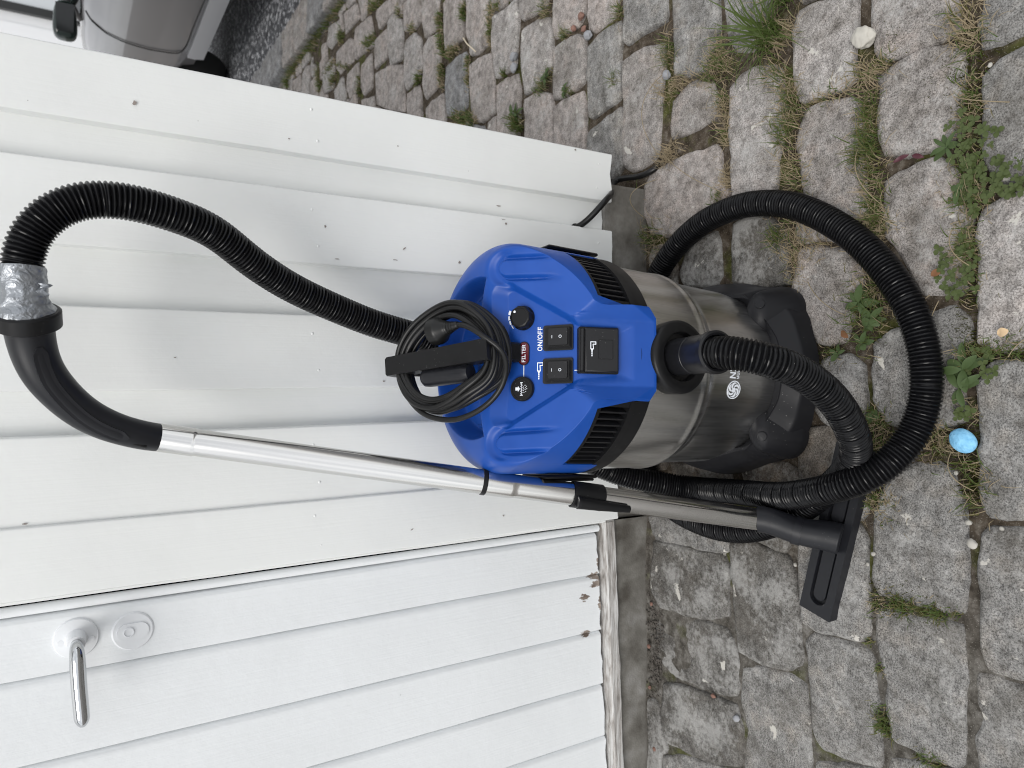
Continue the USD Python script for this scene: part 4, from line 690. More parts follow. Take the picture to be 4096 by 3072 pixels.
for a in range(7):
    for b in range(6): fl.append((a * .0024, b * .0024 + .004 * math.sin(a * 1.3), .002 * math.sin(a * 1.7 + b) + .0006 * a * b))
fl = np.array(fl); Ff = []
for a in range(6):
    for b in range(5): Ff.append((a * 6 + b, a * 6 + b + 1, (a + 1) * 6 + b + 1, (a + 1) * 6 + b))
flm = trimesh.Trimesh(fl @ np.array([[-1, 0, 0], [0, -.35, -1], [0, -1, .2]]) + flapc + np.array([.014, -.020, -.014]), np.vstack([np.array(Ff)[:, [0, 1, 2]], np.array(Ff)[:, [0, 2, 3]]]), process=False)
obj('tape_flap', flm, TAPE, hose, True)
GP = [[0.058, -0.155, 1.086], [0.04, -0.147, 1.084], [0.005, -0.138, 1.074], [-0.023, -0.13, 1.056], [-0.05, -0.121, 1.029], [-0.07, -0.113, 0.994], [-0.081, -0.104, 0.962], [-0.085, -0.096, 0.945]]
gp, gs = spline(GP, .003)
c0 = gp[0]; cd = gp[5] - gp[0]; cd /= np.linalg.norm(cd)
obj('collar', along(lathe([(.0, -.019), (.0325, -.019), (.0348, -.017), (.0340, .0), (.0318, .0015), (.0, .0015)], 56), c0 + cd * .002, cd), BLACK, hose)
grip = obj('bent_grip', sweep(gp, np.interp(np.linspace(0, 1, len(gp)), [0, .25, .8, 1.], [.0262, .0238, .0192, .0186]), 32), GRIP, hose, True)
k0, k1 = int(len(gp) * .60), int(len(gp) * .86)
sl = gp[k0:k1] + np.array([-.0155, -.006, -.0125]); obj('air_slide', sweep(sl, .0052, 10, True, .8), BLACK, hose, True)
# flat light-catching panel along the outside of the bend
pan = gp[8:-14]; pr = np.interp(np.linspace(0, 1, len(gp)), [0, .25, .8, 1.], [.0262, .0238, .0192, .0186])[8:-14]
t_, a_, b_ = frames(pan); out = np.array([-.55, -.75, -.35]); out /= np.linalg.norm(out)
o_ = out - t_ * (t_ @ out)[:, None]; o_ /= np.linalg.norm(o_, axis=1, keepdims=True); sd = np.cross(t_, o_)
wv = .0085 * np.minimum(1, np.minimum(np.arange(len(pan)), np.arange(len(pan))[::-1]) / 5. + .35)
Pn = []
for q_, h2 in ((-1, .0), (-.92, .0016), (.92, .0016), (1, .0)): Pn.append(pan + o_ * (np.sqrt(np.maximum(pr ** 2 - (wv * q_) ** 2, 0)) + h2 - .0006)[:, None] + sd * (wv * q_)[:, None])
Pn = np.stack(Pn, 1).reshape(-1, 3); i, j = np.meshgrid(np.arange(len(pan) - 1), np.arange(3), indexing='ij')
Fp = np.stack([i * 4 + j, i * 4 + j + 1, (i + 1) * 4 + j + 1, (i + 1) * 4 + j], -1).reshape(-1, 4)
obj('grip_panel', (Pn, Fp), GRIP, hose, 30)

# ================================================================ STEEL TUBE AND FLOOR NOZZLE
TA, TB = np.array([-0.085, -0.096, 0.945]), np.array([-0.239, -0.374, 0.09]); td = (TB - TA) / np.linalg.norm(TB - TA); TL = np.linalg.norm(TB - TA)
al = trimesh.geometry.align_vectors([0, 0, 1], td); al[:3, 3] = TA
tube_t = thing('suction_tube', 'two-piece chromed steel suction tube leaning on the wall left of the vacuum cleaner', 'suction tube', al)
obj('upper_tube', lathe([(.0172, .0), (.0190, .0), (.0190, .044), (.0183, .046), (.0180, .049), (.0183, .052), (.0183, TL * .487), (.0170, TL * .487)], 64), TUBE, tube_t, 30)
obj('joint_ring', lathe([(.0184, TL * .487), (.0196, TL * .4875), (.0197, TL * .4935), (.0186, TL * .4945)], 48), BLACK, tube_t)
obj('lower_tube', lathe([(.0175, TL * .4945), (.0188, TL * .4948), (.0189, TL * .535), (.0183, TL * .540), (.0178, TL * .5425), (.0176, TL * .548), (.0176, TL), (.0160, TL)], 64), TUBE, tube_t, 30)
cz0, cz1 = TL * .642, TL * .698
clip = obj('parking_clip', lathe([(.0186, cz0), (.0204, cz0 + .001), (.0204, cz1 - .002), (.0186, cz1)], 48), BLACK, tube_t)
face = al[:3, :3].T @ (np.array([-.35, -.90, .10])); face[2] = 0; face /= np.linalg.norm(face)
hk = np.array([face * .0255 + np.array([0, 0, cz0 + .004]), face * .0262 + np.array([0, 0, cz0 + .05]), face * .0250 + np.array([0, 0, cz0 + .088])])
hkp, _ = spline(hk, .004); obj('clip_hook', sweep(hkp, np.linspace(.0098, .0056, len(hkp)), 20), BLACK, clip, 50)
hb_ = lathe([(.0062, -.0004), (.0086, -.0008), (.0100, .0), (.0098, .004)], 24); obj('hook_end', along(hb_, hk[0], np.array([0, 0, 1.])), BLACK_SATIN, clip)
NK = [TB - td * .004, *[np.array(q) for q in [[-0.243, -0.398, 0.075], [-0.251, -0.421, 0.06], [-0.255, -0.45, 0.042], [-0.259, -0.477, 0.026]]]]
nz_t = thing('floor_nozzle', 'flat dark grey floor nozzle lying on cobbles at the foot of the tube', 'floor nozzle')
np_, _ = spline(NK, .004); nn = len(np_); half = int(nn * .50)
obj('adapter', sweep(np_[:half], .0212, 32), NOZZLE, nz_t, 50)
obj('adapter_lip', sweep(np_[half - 2:half + 2], .0230, 32), NOZZLE, nz_t, 40)
tail_r = np.linspace(.0218, .0245, nn - half)
el = sweep(np_[half:], tail_r, 32); ev = el.vertices; ev[:, 2] = np.maximum(ev[:, 2], .012); el.vertices = ev
obj('swivel_neck', el, NOZZLE, nz_t, 50)
NC, NYAW = np.array([-0.252, -0.4601]), -0.2361
mN = T4((NC[0], NC[1], 0), rz=NYAW)
LN, WN = .1405, .0270
outer = sbox(-LN, -WN, LN, WN).buffer(.0015, quad_segs=3)
slot = unary_union([LineString([(-LN + .030, 0), (-.024, 0)]).buffer(.0150, quad_segs=10), LineString([(.024, 0), (LN - .030, 0)]).buffer(.0150, quad_segs=10)])
inner = unary_union([LineString([(-LN + .033, 0), (-.026, 0)]).buffer(.0105, quad_segs=10), LineString([(.026, 0), (LN - .033, 0)]).buffer(.0105, quad_segs=10)])
body = prism(outer.difference(slot), .003, .0215); body.apply_transform(mN); obj('nozzle_plate', body, NOZZLE, nz_t, 25)
fl_ = prism(outer.buffer(-.002), .004, .0125); fl_.apply_transform(mN); obj('nozzle_floor', fl_, NOZZLE, nz_t, 25)
for g in inner.geoms:
    q = prism(g, .0126, .0190); q.apply_transform(mN); obj('nozzle_rib', q, NOZZLE, nz_t, 25)

# ================================================================ BLACK CABLE FROM THE WALL INTO THE PAVING
wc, _ = spline([[0.294, 0.018, 0.171], [0.311, -0.015, 0.157], [0.336, -0.03, 0.139], [0.395, 0.05, 0.05], [0.421, 0.068, 0.02], [0.42, 0.032, 0.012], [0.418, -0.008, 0.008], [0.427, -0.03, -0.002], [0.441, -0.024, -0.02]], .004)
wcab = thing('wall_cable', 'short black cable coming out of the white wall and disappearing between the cobbles', 'cable')
obj('sheath', sweep(wc, .0062, 14), RUBBER, wcab, True)
obj('hole_rim', trimesh.creation.icosphere(2, .0085).apply_translation(wc[0]), DARKGAP, wcab, True)

# ================================================================ PARKED CAR (left side towards the pavement, pointing away)
car = thing('parked_car', 'grey car parked along the kerb beyond the corner of the house, dark mirror folded out', 'car', T4((2.06, 0, 0)))
PAINT = mat('car_paint_grey', {'p': ('principled_bsdf', {'base_color': (.10, .095, .096), 'metallic': .35, 'roughness': .32, 'coat_weight': 1., 'coat_roughness': .03})}, [])
SILLP = plain('car_sill_grey', (.33, .33, .34), .4, .2); GLOSS = plain('gloss_black_trim', (.008, .009, .009), .12); TYRE = plain('tyre', (.02, .02, .02), .8); RIM = plain('alloy_rim', (.5, .5, .52), .3, 1.)
MIRR = plain('mirror_shell', (.006, .012, .010), .09); GLASS = mat('car_glass', {'t': ('transparent_bsdf', {'color': (.5, .56, .54)}), 'gl': ('glossy_bsdf', {'roughness': .02, 'color': (.9, .9, .9)}), 'fr': ('fresnel', {'IOR': 1.55}), 'm': ('mix_closure', {})}, [('fr.fac', 'm.fac'), ('t.BSDF', 'm.closure1'), ('gl.BSDF', 'm.closure2')], 'm.closure')
W_ = 1.78
def section(inset, zt, zbm, dl=1.):
    """left half profile (x, z) from the sill up to the belt, mirrored"""
    L_ = [(.075, zbm), (.055, .34), (.012, .40), (.0, .58), (.006, .72), (.020, .82), (.050, .90), (.085, .945), (.13, .965)]
    L_ = [(x + inset, min(z, zt)) for x, z in L_]
    return L_ + [(W_ - x, z) for x, z in L_[::-1]]
ysec = [(1.00, .22, .80, .36), (1.12, .08, .93, .30), (1.45, .02, .965, .28), (2.2, .0, .965, .265), (3.0, .0, .965, .265), (3.75, .0, .965, .265), (4.25, .015, .95, .27), (4.95, .04, .90, .28), (5.25, .11, .82, .29), (5.36, .25, .70, .36)]
S_ = [np.array([(x, y, z) for x, z in section(ins, zt, zb_)]) for y, ins, zt, zb_ in ysec]
n = len(S_[0]); Vc = np.vstack(S_); Fc = []
for a in range(len(S_) - 1):
    for c in range(n): Fc += [(a * n + c, a * n + (c + 1) % n, (a + 1) * n + (c + 1) % n), (a * n + c, (a + 1) * n + (c + 1) % n, (a + 1) * n + c)]
for b_, rev in ((0, 1), ((len(S_) - 1) * n, 0)):
    for c in range(1, n - 1): Fc.append((b_, b_ + c + 1, b_ + c) if rev else (b_, b_ + c, b_ + c + 1))
bodyc = trimesh.Trimesh(Vc, Fc); bodyc.invert() if bodyc.volume < 0 else 0
M3 = manifold3d.Manifold(manifold3d.Mesh(np.asarray(bodyc.vertices, np.float32), np.asarray(bodyc.faces, np.uint32)))
for yw in (1.75, 4.66):
    for x0 in (-.1, W_ - .26):
        cyl = manifold3d.Manifold.cylinder(.36, .345, .345, 40).rotate([0, 90, 0]).translate([x0, yw, .31]); M3 = M3 - cyl
bm_ = M3.refine_to_length(.08) if False else M3
obj('body', bm_, PAINT, car, 35)
obj('sill', prism(Polygon([(.038, .245), (.028, .30), (.030, .345), (.062, .347), (.10, .25)]), 0, 1.95).apply_transform(np.array([[1, 0, 0, 0], [0, 0, 1, 2.12], [0, 1, 0, 0], [0, 0, 0, 1.]])), SILLP, car, 20)
zs_ = [(.012, .40), (.0, .58), (.006, .72), (.020, .82), (.050, .90)]
def xside(z): return float(np.interp(z, [.34, .40, .58, .72, .82, .90, .945, .965], [.055, .012, .0, .006, .02, .05, .085, .13]))
def seam(pts):
    p_, _ = spline(pts, .015); return sweep(np.array([(xside(z) + .0005, y, z) for y, z in p_[:, 1:]]), .0035, 6)
obj('door_seam', seam([(0, 3.80, .93), (0, 3.86, .90), (0, 3.94, .80), (0, 3.985, .65), (0, 3.995, .50), (0, 3.985, .42), (0, 3.93, .385), (0, 3.80, .375), (0, 3.3, .368), (0, 2.85, .366)]), DARKGAP, car, True)
obj('door_seam', seam([(0, 2.83, .93), (0, 2.80, .7), (0, 2.79, .5), (0, 2.80, .37)]), DARKGAP, car, True)
rf = [np.array([(x, y, z) for x, z in q]) for y, q in ((1.35, [(.16, .95), (W_ - .16, .95)]), )]
gl_pts = [(.115, 1.15, .955), (.105, 3.93, .955), (.30, 1.55, 1.40), (.29, 3.05, 1.43), (W_ - .115, 1.15, .955), (W_ - .105, 3.93, .955), (W_ - .30, 1.55, 1.40), (W_ - .29, 3.05, 1.43)]
obj('side_glass', trimesh.Trimesh([(.115, 1.3, .962), (.105, 3.62, .962), (.275, 2.98, 1.405), (.285, 1.60, 1.385)], [(0, 1, 2), (0, 2, 3)]), GLASS, car, False)
obj('windscreen', trimesh.Trimesh([(.15, 4.02, .955), (W_ - .15, 4.02, .955), (W_ - .32, 3.12, 1.42), (.32, 3.12, 1.42)], [(0, 1, 2), (0, 2, 3)]), GLASS, car, False)
obj('side_glass', trimesh.Trimesh([(W_ - .115, 1.3, .962), (W_ - .105, 3.62, .962), (W_ - .275, 2.98, 1.405), (W_ - .285, 1.60, 1.385)], [(0, 2, 1), (0, 3, 2)]), GLASS, car, False)
for xs_, s_ in ((0, 1), (W_, -1)):
    e_ = lambda x: xs_ + s_ * x
    obj('front_pillar', sweep(np.array([(e_(.115), 4.0, .955), (e_(.20), 3.56, 1.19), (e_(.295), 3.06, 1.425)]), .032, 10, True, .8), PAINT, car, True)
    obj('window_frame', cat(sweep(np.array([(e_(.103), 1.3, .963), (e_(.095), 3.66, .963)]), .014, 8), sweep(np.array([(e_(.105), 3.60, .965), (e_(.19), 3.30, 1.19), (e_(.275), 2.97, 1.40)]), .016, 8), sweep(np.array([(e_(.110), 2.78, .965), (e_(.19), 2.75, 1.19), (e_(.28), 2.70, 1.40)]), .02, 8)), GLOSS, car, True)
    obj('quarter_panel', trimesh.convex.convex_hull(np.array([(e_(.098), 3.60, .958), (e_(.098), 3.92, .958), (e_(.118), 3.60, .958), (e_(.118), 3.92, .958), (e_(.165), 3.45, 1.10), (e_(.185), 3.45, 1.10)])), GLOSS, car, False)
roofc = trimesh.convex.convex_hull(np.array([(x, y, z) for y, q in ((1.45, [(.30, 1.385), (.36, 1.41)]), (2.3, [(.27, 1.415), (.36, 1.46)]), (3.08, [(.29, 1.42), (.36, 1.44)])) for x0, z in q for x in (x0, W_ - x0)])); obj('roof', roofc, PAINT, car, 30)
obj('rear_window', trimesh.Trimesh([(.15, 1.12, .955), (W_ - .15, 1.12, .955), (W_ - .32, 1.45, 1.40), (.32, 1.45, 1.40)], [(0, 2, 1), (0, 3, 2)]), GLASS, car, False)
obj('interior', bx(.14, W_ - .14, 1.5, 3.6, .75, .99, .05), GLOSS, car)
for yw in (1.75, 4.66):
    for x0, s_ in ((.035, 1), (W_ - .035, -1)):
        ty = lathe([(.20, -.10), (.29, -.105), (.312, -.08), (.312, .08), (.29, .105), (.20, .10)], 48); ty.apply_transform(T4((x0 + s_ * .105, yw, .312)) @ T4(ry=math.pi / 2)); w_ = tag(obj('wheel', ty, TYRE, car))
        rm = lathe([(.0, -.075), (.06, -.085), (.20, -.06), (.205, -.095), (.205, .09), (.0, .06)], 40); rm.apply_transform(T4((x0 + s_ * .105, yw, .312)) @ T4(ry=math.pi / 2 * (1 if s_ > 0 else -1))); obj('rim', rm, RIM, w_)
ms_ = trimesh.creation.icosphere(4, 1.0); mv = ms_.vertices; mv[:] = np.sign(mv) * np.abs(mv) ** .62; mv *= np.array([.105, .055, .058]) * (1 / np.abs(mv).max(0)); mv[:, 2] *= 1 - .12 * mv[:, 0] / .105; ms_.vertices = mv; ms_.apply_translation((-.095, 3.60, 1.035))
mir = tag(obj('mirror', ms_, MIRR, car, True)); obj('mirror_glass', trimesh.convex.convex_hull(np.array([(-.175, 3.541, .995), (-.02, 3.541, .99), (-.178, 3.541, 1.075), (-.022, 3.541, 1.08), (-.17, 3.5465, 1.0), (-.03, 3.5465, .995), (-.17, 3.5465, 1.07), (-.03, 3.5465, 1.075)])), GLOSS, mir, False)
obj('mirror_stalk', sweep(np.array([(-.01, 3.61, 1.01), (.05, 3.64, .985), (.11, 3.66, .965)]), .022, 10, True, .7), MIRR, car, True)
obj('badge_handle', bx(-.012, .03, 2.95, 3.15, .80, .825, .006), PAINT, car)

# ================================================================ HOUSE ACROSS THE STREET
oh = thing('white_house', 'bright white boarded house with a dark window frame, seen past the parked car', 'house')
OWALL = plain('far_white_paint', (.80, .81, .82), .55)
for k in range(40):
    x = 3.0 + k * .15; obj('wall_board', bx(x + .002, x + .146, 9.0 + .02 * (k % 2), 9.06, -.2, 4.6), OWALL, oh, smooth=False)
obj('wall', bx(2.9, 9.1, 9.07, 14, -.2, 4.6), OWALL, oh, smooth=False)
wf = obj('window_frame', cat(bx(4.16, 4.25, 8.93, 8.99, .75, 2.6), bx(5.45, 5.54, 8.93, 8.99, .75, 2.6), bx(4.251, 5.449, 8.93, 8.99, 2.51, 2.6), bx(4.251, 5.449, 8.93, 8.99, .75, .83)), GLOSS, oh, smooth=False)
obj('pane', bx(4.255, 5.445, 8.955, 8.965, .835, 2.505), plain('far_pane', (.55, .58, .6), .05), oh, smooth=False)
obj('roof', prism(Polygon([(2.6, 4.5), (6.0, 6.8), (9.4, 4.5)]), 0, 5.4).apply_transform(np.array([[1, 0, 0, 0], [0, 0, 1, 8.7], [0, 1, 0, 0], [0, 0, 0, 1.]])), ASPHALT, oh, smooth=False)

# ================================================================ PLANTS AND LITTER IN THE JOINTS
VEG = [
(((0.533,-0.322),(0.487,-0.357),(0.453,-0.363)),170,0.05,0.03,0.6),
(((0.453,-0.363),(0.429,-0.357),(0.4,-0.348)),200,0.05,0.035,0.35),
(((0.378,-0.351),(0.338,-0.367),(0.305,-0.373)),150,0.04,0.03,0.7),
(((0.58,-0.318),(0.574,-0.347),(0.583,-0.363)),120,0.05,0.03,0.8),
(((0.564,-0.243),(0.568,-0.191),(0.579,-0.16)),120,0.05,0.04,0.6),
(((0.62,-0.199),(0.589,-0.207),(0.584,-0.18)),110,0.05,0.03,0.7),
(((0.58,-0.132),(0.583,-0.089),(0.566,-0.063)),120,0.03,0.03,0.95),
(((0.524,-0.21),(0.489,-0.214),(0.454,-0.214),(0.422,-0.218)),160,0.04,0.02,0.8),
(((0.38,-0.215),(0.341,-0.22)),90,0.03,0.015,1.0),
(((0.449,-0.068),(0.438,-0.05),(0.45,-0.098)),130,0.035,0.03,1.0),
(((0.684,-0.058),(0.654,-0.072),(0.626,-0.063)),90,0.05,0.025,0.4),
(((0.593,-0.04),(0.563,-0.054)),50,0.03,0.02,0.9),
(((0.329,-0.207),(0.319,-0.188)),70,0.03,0.02,0.3),
(((0.47,-0.492),(0.443,-0.502),(0.419,-0.502)),160,0.04,0.035,0.8),
(((0.415,-0.499),(0.382,-0.5),(0.358,-0.502)),190,0.035,0.025,0.25),
(((0.35,-0.495),(0.333,-0.497)),140,0.05,0.03,0.1),
(((0.315,-0.505),(0.274,-0.508),(0.238,-0.513)),190,0.04,0.03,0.4),
(((0.233,-0.516),(0.204,-0.523)),110,0.035,0.03,0.75),
(((0.443,-0.387),(0.447,-0.422),(0.446,-0.463)),110,0.025,0.02,0.7),
(((0.463,-0.517),(0.467,-0.531)),50,0.03,0.02,0.5),
(((0.501,-0.638),(0.48,-0.64),(0.451,-0.648),(0.434,-0.648)),170,0.04,0.03,0.75),
(((0.405,-0.649),(0.38,-0.649),(0.358,-0.653)),120,0.03,0.03,0.5),
(((0.348,-0.645),(0.328,-0.641)),50,0.025,0.025,0.8),
(((0.305,-0.647),(0.283,-0.655),(0.266,-0.646)),110,0.03,0.04,0.5),
(((0.247,-0.646),(0.223,-0.65)),130,0.04,0.03,0.6),
(((0.193,-0.644),(0.167,-0.646)),70,0.03,0.02,0.5),
(((0.231,-0.336),(0.231,-0.367),(0.221,-0.397),(0.218,-0.417)),240,0.04,0.045,0.85),
(((0.206,-0.364),(0.174,-0.371),(0.153,-0.374)),110,0.03,0.02,0.9),
(((0.24,-0.33),(0.231,-0.339)),70,0.04,0.02,0.0),
(((0.149,-0.491),(0.126,-0.506),(0.109,-0.521)),130,0.035,0.05,0.7),
(((0.104,-0.496),(0.077,-0.511),(0.058,-0.501)),170,0.04,0.05,0.2),
(((0.188,-0.646),(0.169,-0.646),(0.152,-0.649)),110,0.03,0.025,0.45),
(((0.145,-0.639),(0.125,-0.649),(0.106,-0.655)),80,0.025,0.03,0.5),
(((0.242,-0.503),(0.217,-0.515)),90,0.035,0.03,0.6),
(((-0.088,-0.51),(-0.099,-0.522),(-0.096,-0.532)),160,0.035,0.045,0.5),
(((-0.094,-0.596),(-0.097,-0.611),(-0.094,-0.62)),150,0.035,0.035,0.75),
(((0.024,-0.649),(0.033,-0.639)),50,0.03,0.02,0.4),
(((0.024,-0.655),(0.032,-0.684),(0.031,-0.713)),190,0.02,0.025,0.15),
(((-0.058,-0.512),(-0.071,-0.517)),40,0.03,0.03,0.2),
(((-0.052,-0.648),(-0.055,-0.66)),40,0.03,0.02,0.7),
(((-0.112,-0.642),(-0.129,-0.657),(-0.144,-0.657)),60,0.04,0.03,0.5),
(((0.034,-0.427),(0.031,-0.455)),40,0.02,0.03,0.3),
(((-0.194,-0.503),(-0.196,-0.516),(-0.191,-0.523)),160,0.03,0.04,0.6),
(((-0.151,-0.651),(-0.171,-0.659),(-0.183,-0.663)),40,0.04,0.03,0.3),
(((-0.349,-0.511),(-0.347,-0.529)),70,0.02,0.025,0.4),
(((-0.345,-0.543),(-0.345,-0.562),(-0.344,-0.573)),150,0.018,0.02,0.1),
(((-0.341,-0.6),(-0.344,-0.613)),90,0.02,0.02,0.05),
(((-0.335,-0.632),(-0.337,-0.634)),20,0.015,0.01,0.1),
(((-0.518,-0.53),(-0.536,-0.532),(-0.544,-0.535)),130,0.028,0.022,0.05),
(((-0.449,-0.524),(-0.454,-0.524)),30,0.015,0.01,0.2),
(((-0.415,-0.507),(-0.416,-0.509)),25,0.015,0.01,0.1),
(((-0.557,-0.591),(-0.555,-0.608),(-0.555,-0.619)),110,0.018,0.02,0.1),
(((0.943,0.393),(0.919,0.372)),70,0.04,0.03,0.4),
(((0.838,0.298),(0.825,0.288)),60,0.035,0.02,0.2),
(((1.171,0.993),(1.098,0.988),(1.035,0.965)),130,0.035,0.02,0.3),
(((1.134,0.815),(1.094,0.821)),70,0.035,0.02,0.15),
(((1.027,0.932),(1.022,0.867)),60,0.03,0.02,0.6),
(((1.008,0.988),(0.935,0.977)),90,0.03,0.02,0.5),
(((0.958,0.796),(0.874,0.797)),70,0.03,0.015,0.5),
(((1.059,0.663),(0.941,0.655)),120,0.03,0.02,0.6),
(((1.028,1.146),(1.014,1.165)),50,0.035,0.02,0.1),
(((0.816,0.901),(0.788,0.838),(0.755,0.758)),110,0.045,0.03,0.3),
(((0.698,0.521),(0.656,0.505)),90,0.05,0.025,0.05),
(((0.735,0.407),(0.752,0.365),(0.768,0.355)),120,0.04,0.03,0.3),
(((0.687,0.285),(0.687,0.272)),60,0.035,0.02,0.1),
(((0.67,0.108),(0.649,0.098)),45,0.03,0.02,0.1),
(((1.336,1.334),(1.307,1.306)),50,0.035,0.02,0.4),
(((1.223,1.237),(1.213,1.197)),30,0.03,0.02,0.5),
(((0.815,0.092),(0.788,0.087)),60,0.04,0.015,0.3),
(((1.041,0.611),(1.043,0.646)),40,0.03,0.02,0.6),
(((0.833,0.586),(0.835,0.578)),20,0.03,0.01,0.0),
(((1.627,1.955),(1.646,2.13),(1.654,2.272)),170,0.05,0.05,0.2),
(((1.654,2.272),(1.648,2.424),(1.657,2.589)),260,0.055,0.07,0.15),
(((1.657,2.589),(1.639,2.737),(1.612,2.895)),200,0.05,0.06,0.3),
(((1.483,2.325),(1.432,2.326),(1.364,2.302)),120,0.04,0.03,0.3),
(((1.523,1.999),(1.474,1.979)),70,0.04,0.03,0.2),
(((1.337,2.135),(1.342,2.068)),80,0.04,0.03,0.4),
(((1.336,1.689),(1.326,1.567)),80,0.04,0.03,0.2),
(((1.604,2.895),(1.568,2.864)),60,0.06,0.03,0.0),
(((1.462,1.616),(1.45,1.533)),80,0.05,0.04,0.3),
(((1.821,3.024),(1.808,3.059)),15,0.03,0.02,0.1),
(((1.16,1.765),(1.246,1.754)),50,0.03,0.02,0.3),
(((1.419,2.088),(1.411,2.204)),70,0.03,0.03,0.3),
(((1.39,2.045),(1.316,1.879)),50,0.03,0.02,0.3),
(((0.286,0.031),(0.275,-0.018),(0.264,-0.046)),170,0.05,0.05,0.6),
(((0.329,0.051),(0.37,0.021)),25,0.05,0.02,0.4),
]
r = np.random.default_rng(77)
def blades(x, y, n, h, spread, lean, width, z=-.012, k=4):
    """n curved tapering grass blades rooted around points x, y"""
    V, F = [], []
    for q in range(n):
        bx_, by = x[q], y[q]; L_ = h * r.uniform(.45, 1.25); az = r.uniform(0, 2 * np.pi); le = lean * r.uniform(.3, 1.5); w = width * r.uniform(.6, 1.3)
        d = np.array([math.cos(az), math.sin(az)]); sdv = np.array([-d[1], d[0]]) * w / 2; c = len(V) and sum(len(v_) for v_ in V); P = []
        cx, cy, cz, an = bx_, by, z, math.pi / 2 - le * .25; an0 = an; curl = r.normal(0, .35)
        for s_ in range(k + 1):
            t = s_ / k; wt = (1 - t) ** .75
            P += [(cx - sdv[0] * wt, cy - sdv[1] * wt, cz), (cx + sdv[0] * wt, cy + sdv[1] * wt, cz + w * .15 * wt)]
            a2 = an0 - le * t * 1.5; dd = np.array([math.cos(az + curl * t), math.sin(az + curl * t)])
            cx += dd[0] * math.cos(a2) * L_ / k; cy += dd[1] * math.cos(a2) * L_ / k; cz = max(cz + math.sin(a2) * L_ / k, -.004 + r.uniform(0, .004))
        V.append(P)
        for s_ in range(k): F += [(c + 2 * s_, c + 2 * s_ + 1, c + 2 * s_ + 3), (c + 2 * s_, c + 2 * s_ + 3, c + 2 * s_ + 2)]
    return np.vstack(V), np.array(F)
def strip(pts, n, width):
    p = np.array(pts); d = np.r_[0, np.cumsum(np.linalg.norm(np.diff(p, axis=0), axis=1))]; t = r.uniform(0, d[-1], n)
    cl = r.uniform(0, d[-1], max(n // 9, 2)); pick = r.integers(0, len(cl), n); t = np.where(r.random(n) < .7, np.clip(cl[pick] + r.normal(0, .006, n), 0, d[-1]), t)
    return np.interp(t, d, p[:, 0]) + r.normal(0, width * .36, n), np.interp(t, d, p[:, 1]) + r.normal(0, width * .36, n)
G_, O_, D_ = [], [], []
for pts, n_, h, w, dry in VEG:
    far = pts[0][1] > .5; n_ = int(n_ * (2.0 if far else 1.2))
    nd_ = int(n_ * dry); no_ = int((n_ - nd_) * .45); ng_ = n_ - nd_ - no_
    if ng_: G_.append(blades(*strip(pts, ng_, w), ng_, h * .95, 0, 1.0, .0021 if not far else .004))
    if no_: O_.append(blades(*strip(pts, no_, w), no_, h * .85, 0, 1.2, .0019 if not far else .004))
    if nd_: D_.append(blades(*strip(pts, nd_, w * 1.15), nd_, h * .95, 0, 1.75, .0016 if not far else .0035))
def merge(ms):
    o = 0; V, F = [], []
    for v_, f_ in ms: V.append(v_); F.append(f_ + o); o += len(v_)
    return np.vstack(V), np.vstack(F)
tag(obj('grass', merge(G_), GRASS, smooth=True), 'fresh green grass blades growing in the joints of the cobbles', 'grass', kind='stuff')
tag(obj('olive_grass', merge(O_), OLIVE, smooth=True), 'yellowish olive grass mixed into the joints of the cobbles', 'grass', kind='stuff')
tag(obj('dry_grass', merge(D_), DRY, smooth=True), 'withered straw-coloured grass and roots in the joints of the cobbles', 'dry grass', kind='stuff')
# moss cushions: fine short stubble
ms = []
for x, y, w, n_ in ((-.34, -.525, .016, 160), (-.342, -.555, .014, 160), (-.344, -.60, .012, 120), (-.12, -.655, .018, 190), (-.145, -.657, .014, 140), (.055, -.653, .016, 170), (.03, -.700, .012, 150), (.02, -.43, .018, 130), (.105, -.652, .014, 90), (-.10, -.60, .016, 130), (.42, -.645, .018, 160), (.36, -.65, .014, 120), (-.555, -.60, .014, 110), (-.53, -.533, .012, 70), (.50, -.54, .012, 90), (.405, -.61, .014, 90), (-.09, -.65, .014, 120), (-.165, -.655, .010, 80), (.018, -.655, .014, 110)):
    ms.append(blades(r.normal(x, w, n_), r.normal(y, w, n_), n_, .008, 0, .8, .0016, -.010, 2))
MOSS = leafmat('moss', (.085, .088, .014), .2, .9); tag(obj('moss', merge(ms), MOSS, smooth=True), 'low olive moss in the damp joints near the front of the picture', 'moss', kind='stuff')
def tuft(name, label, x, y, n_, h, seed):
    global r
    r = np.random.default_rng(seed); g = thing(name, label, 'grass tuft', T4((x, y, 0)))
    m_ = blades(r.normal(0, .012, n_), r.normal(0, .012, n_), n_, h, 0, 1.15, .0042, -.012, 6); obj('blades', m_, GRASS, g, True)
    m_ = blades(r.normal(0, .018, n_ // 2), r.normal(0, .018, n_ // 2), n_ // 2, h * .55, 0, 1.6, .0022, -.012, 5); obj('withered_blades', m_, DRY, g, True)
tuft('grass_tuft', 'largest green grass tuft with broad blades between two pale cobbles right of the hose loop', .585, -.322, 85, .135, 5)
tuft('grass_tuft', 'upright green grass tuft at the picture edge beside the largest tuft', .645, -.345, 48, .100, 6)
r = np.random.default_rng(99)
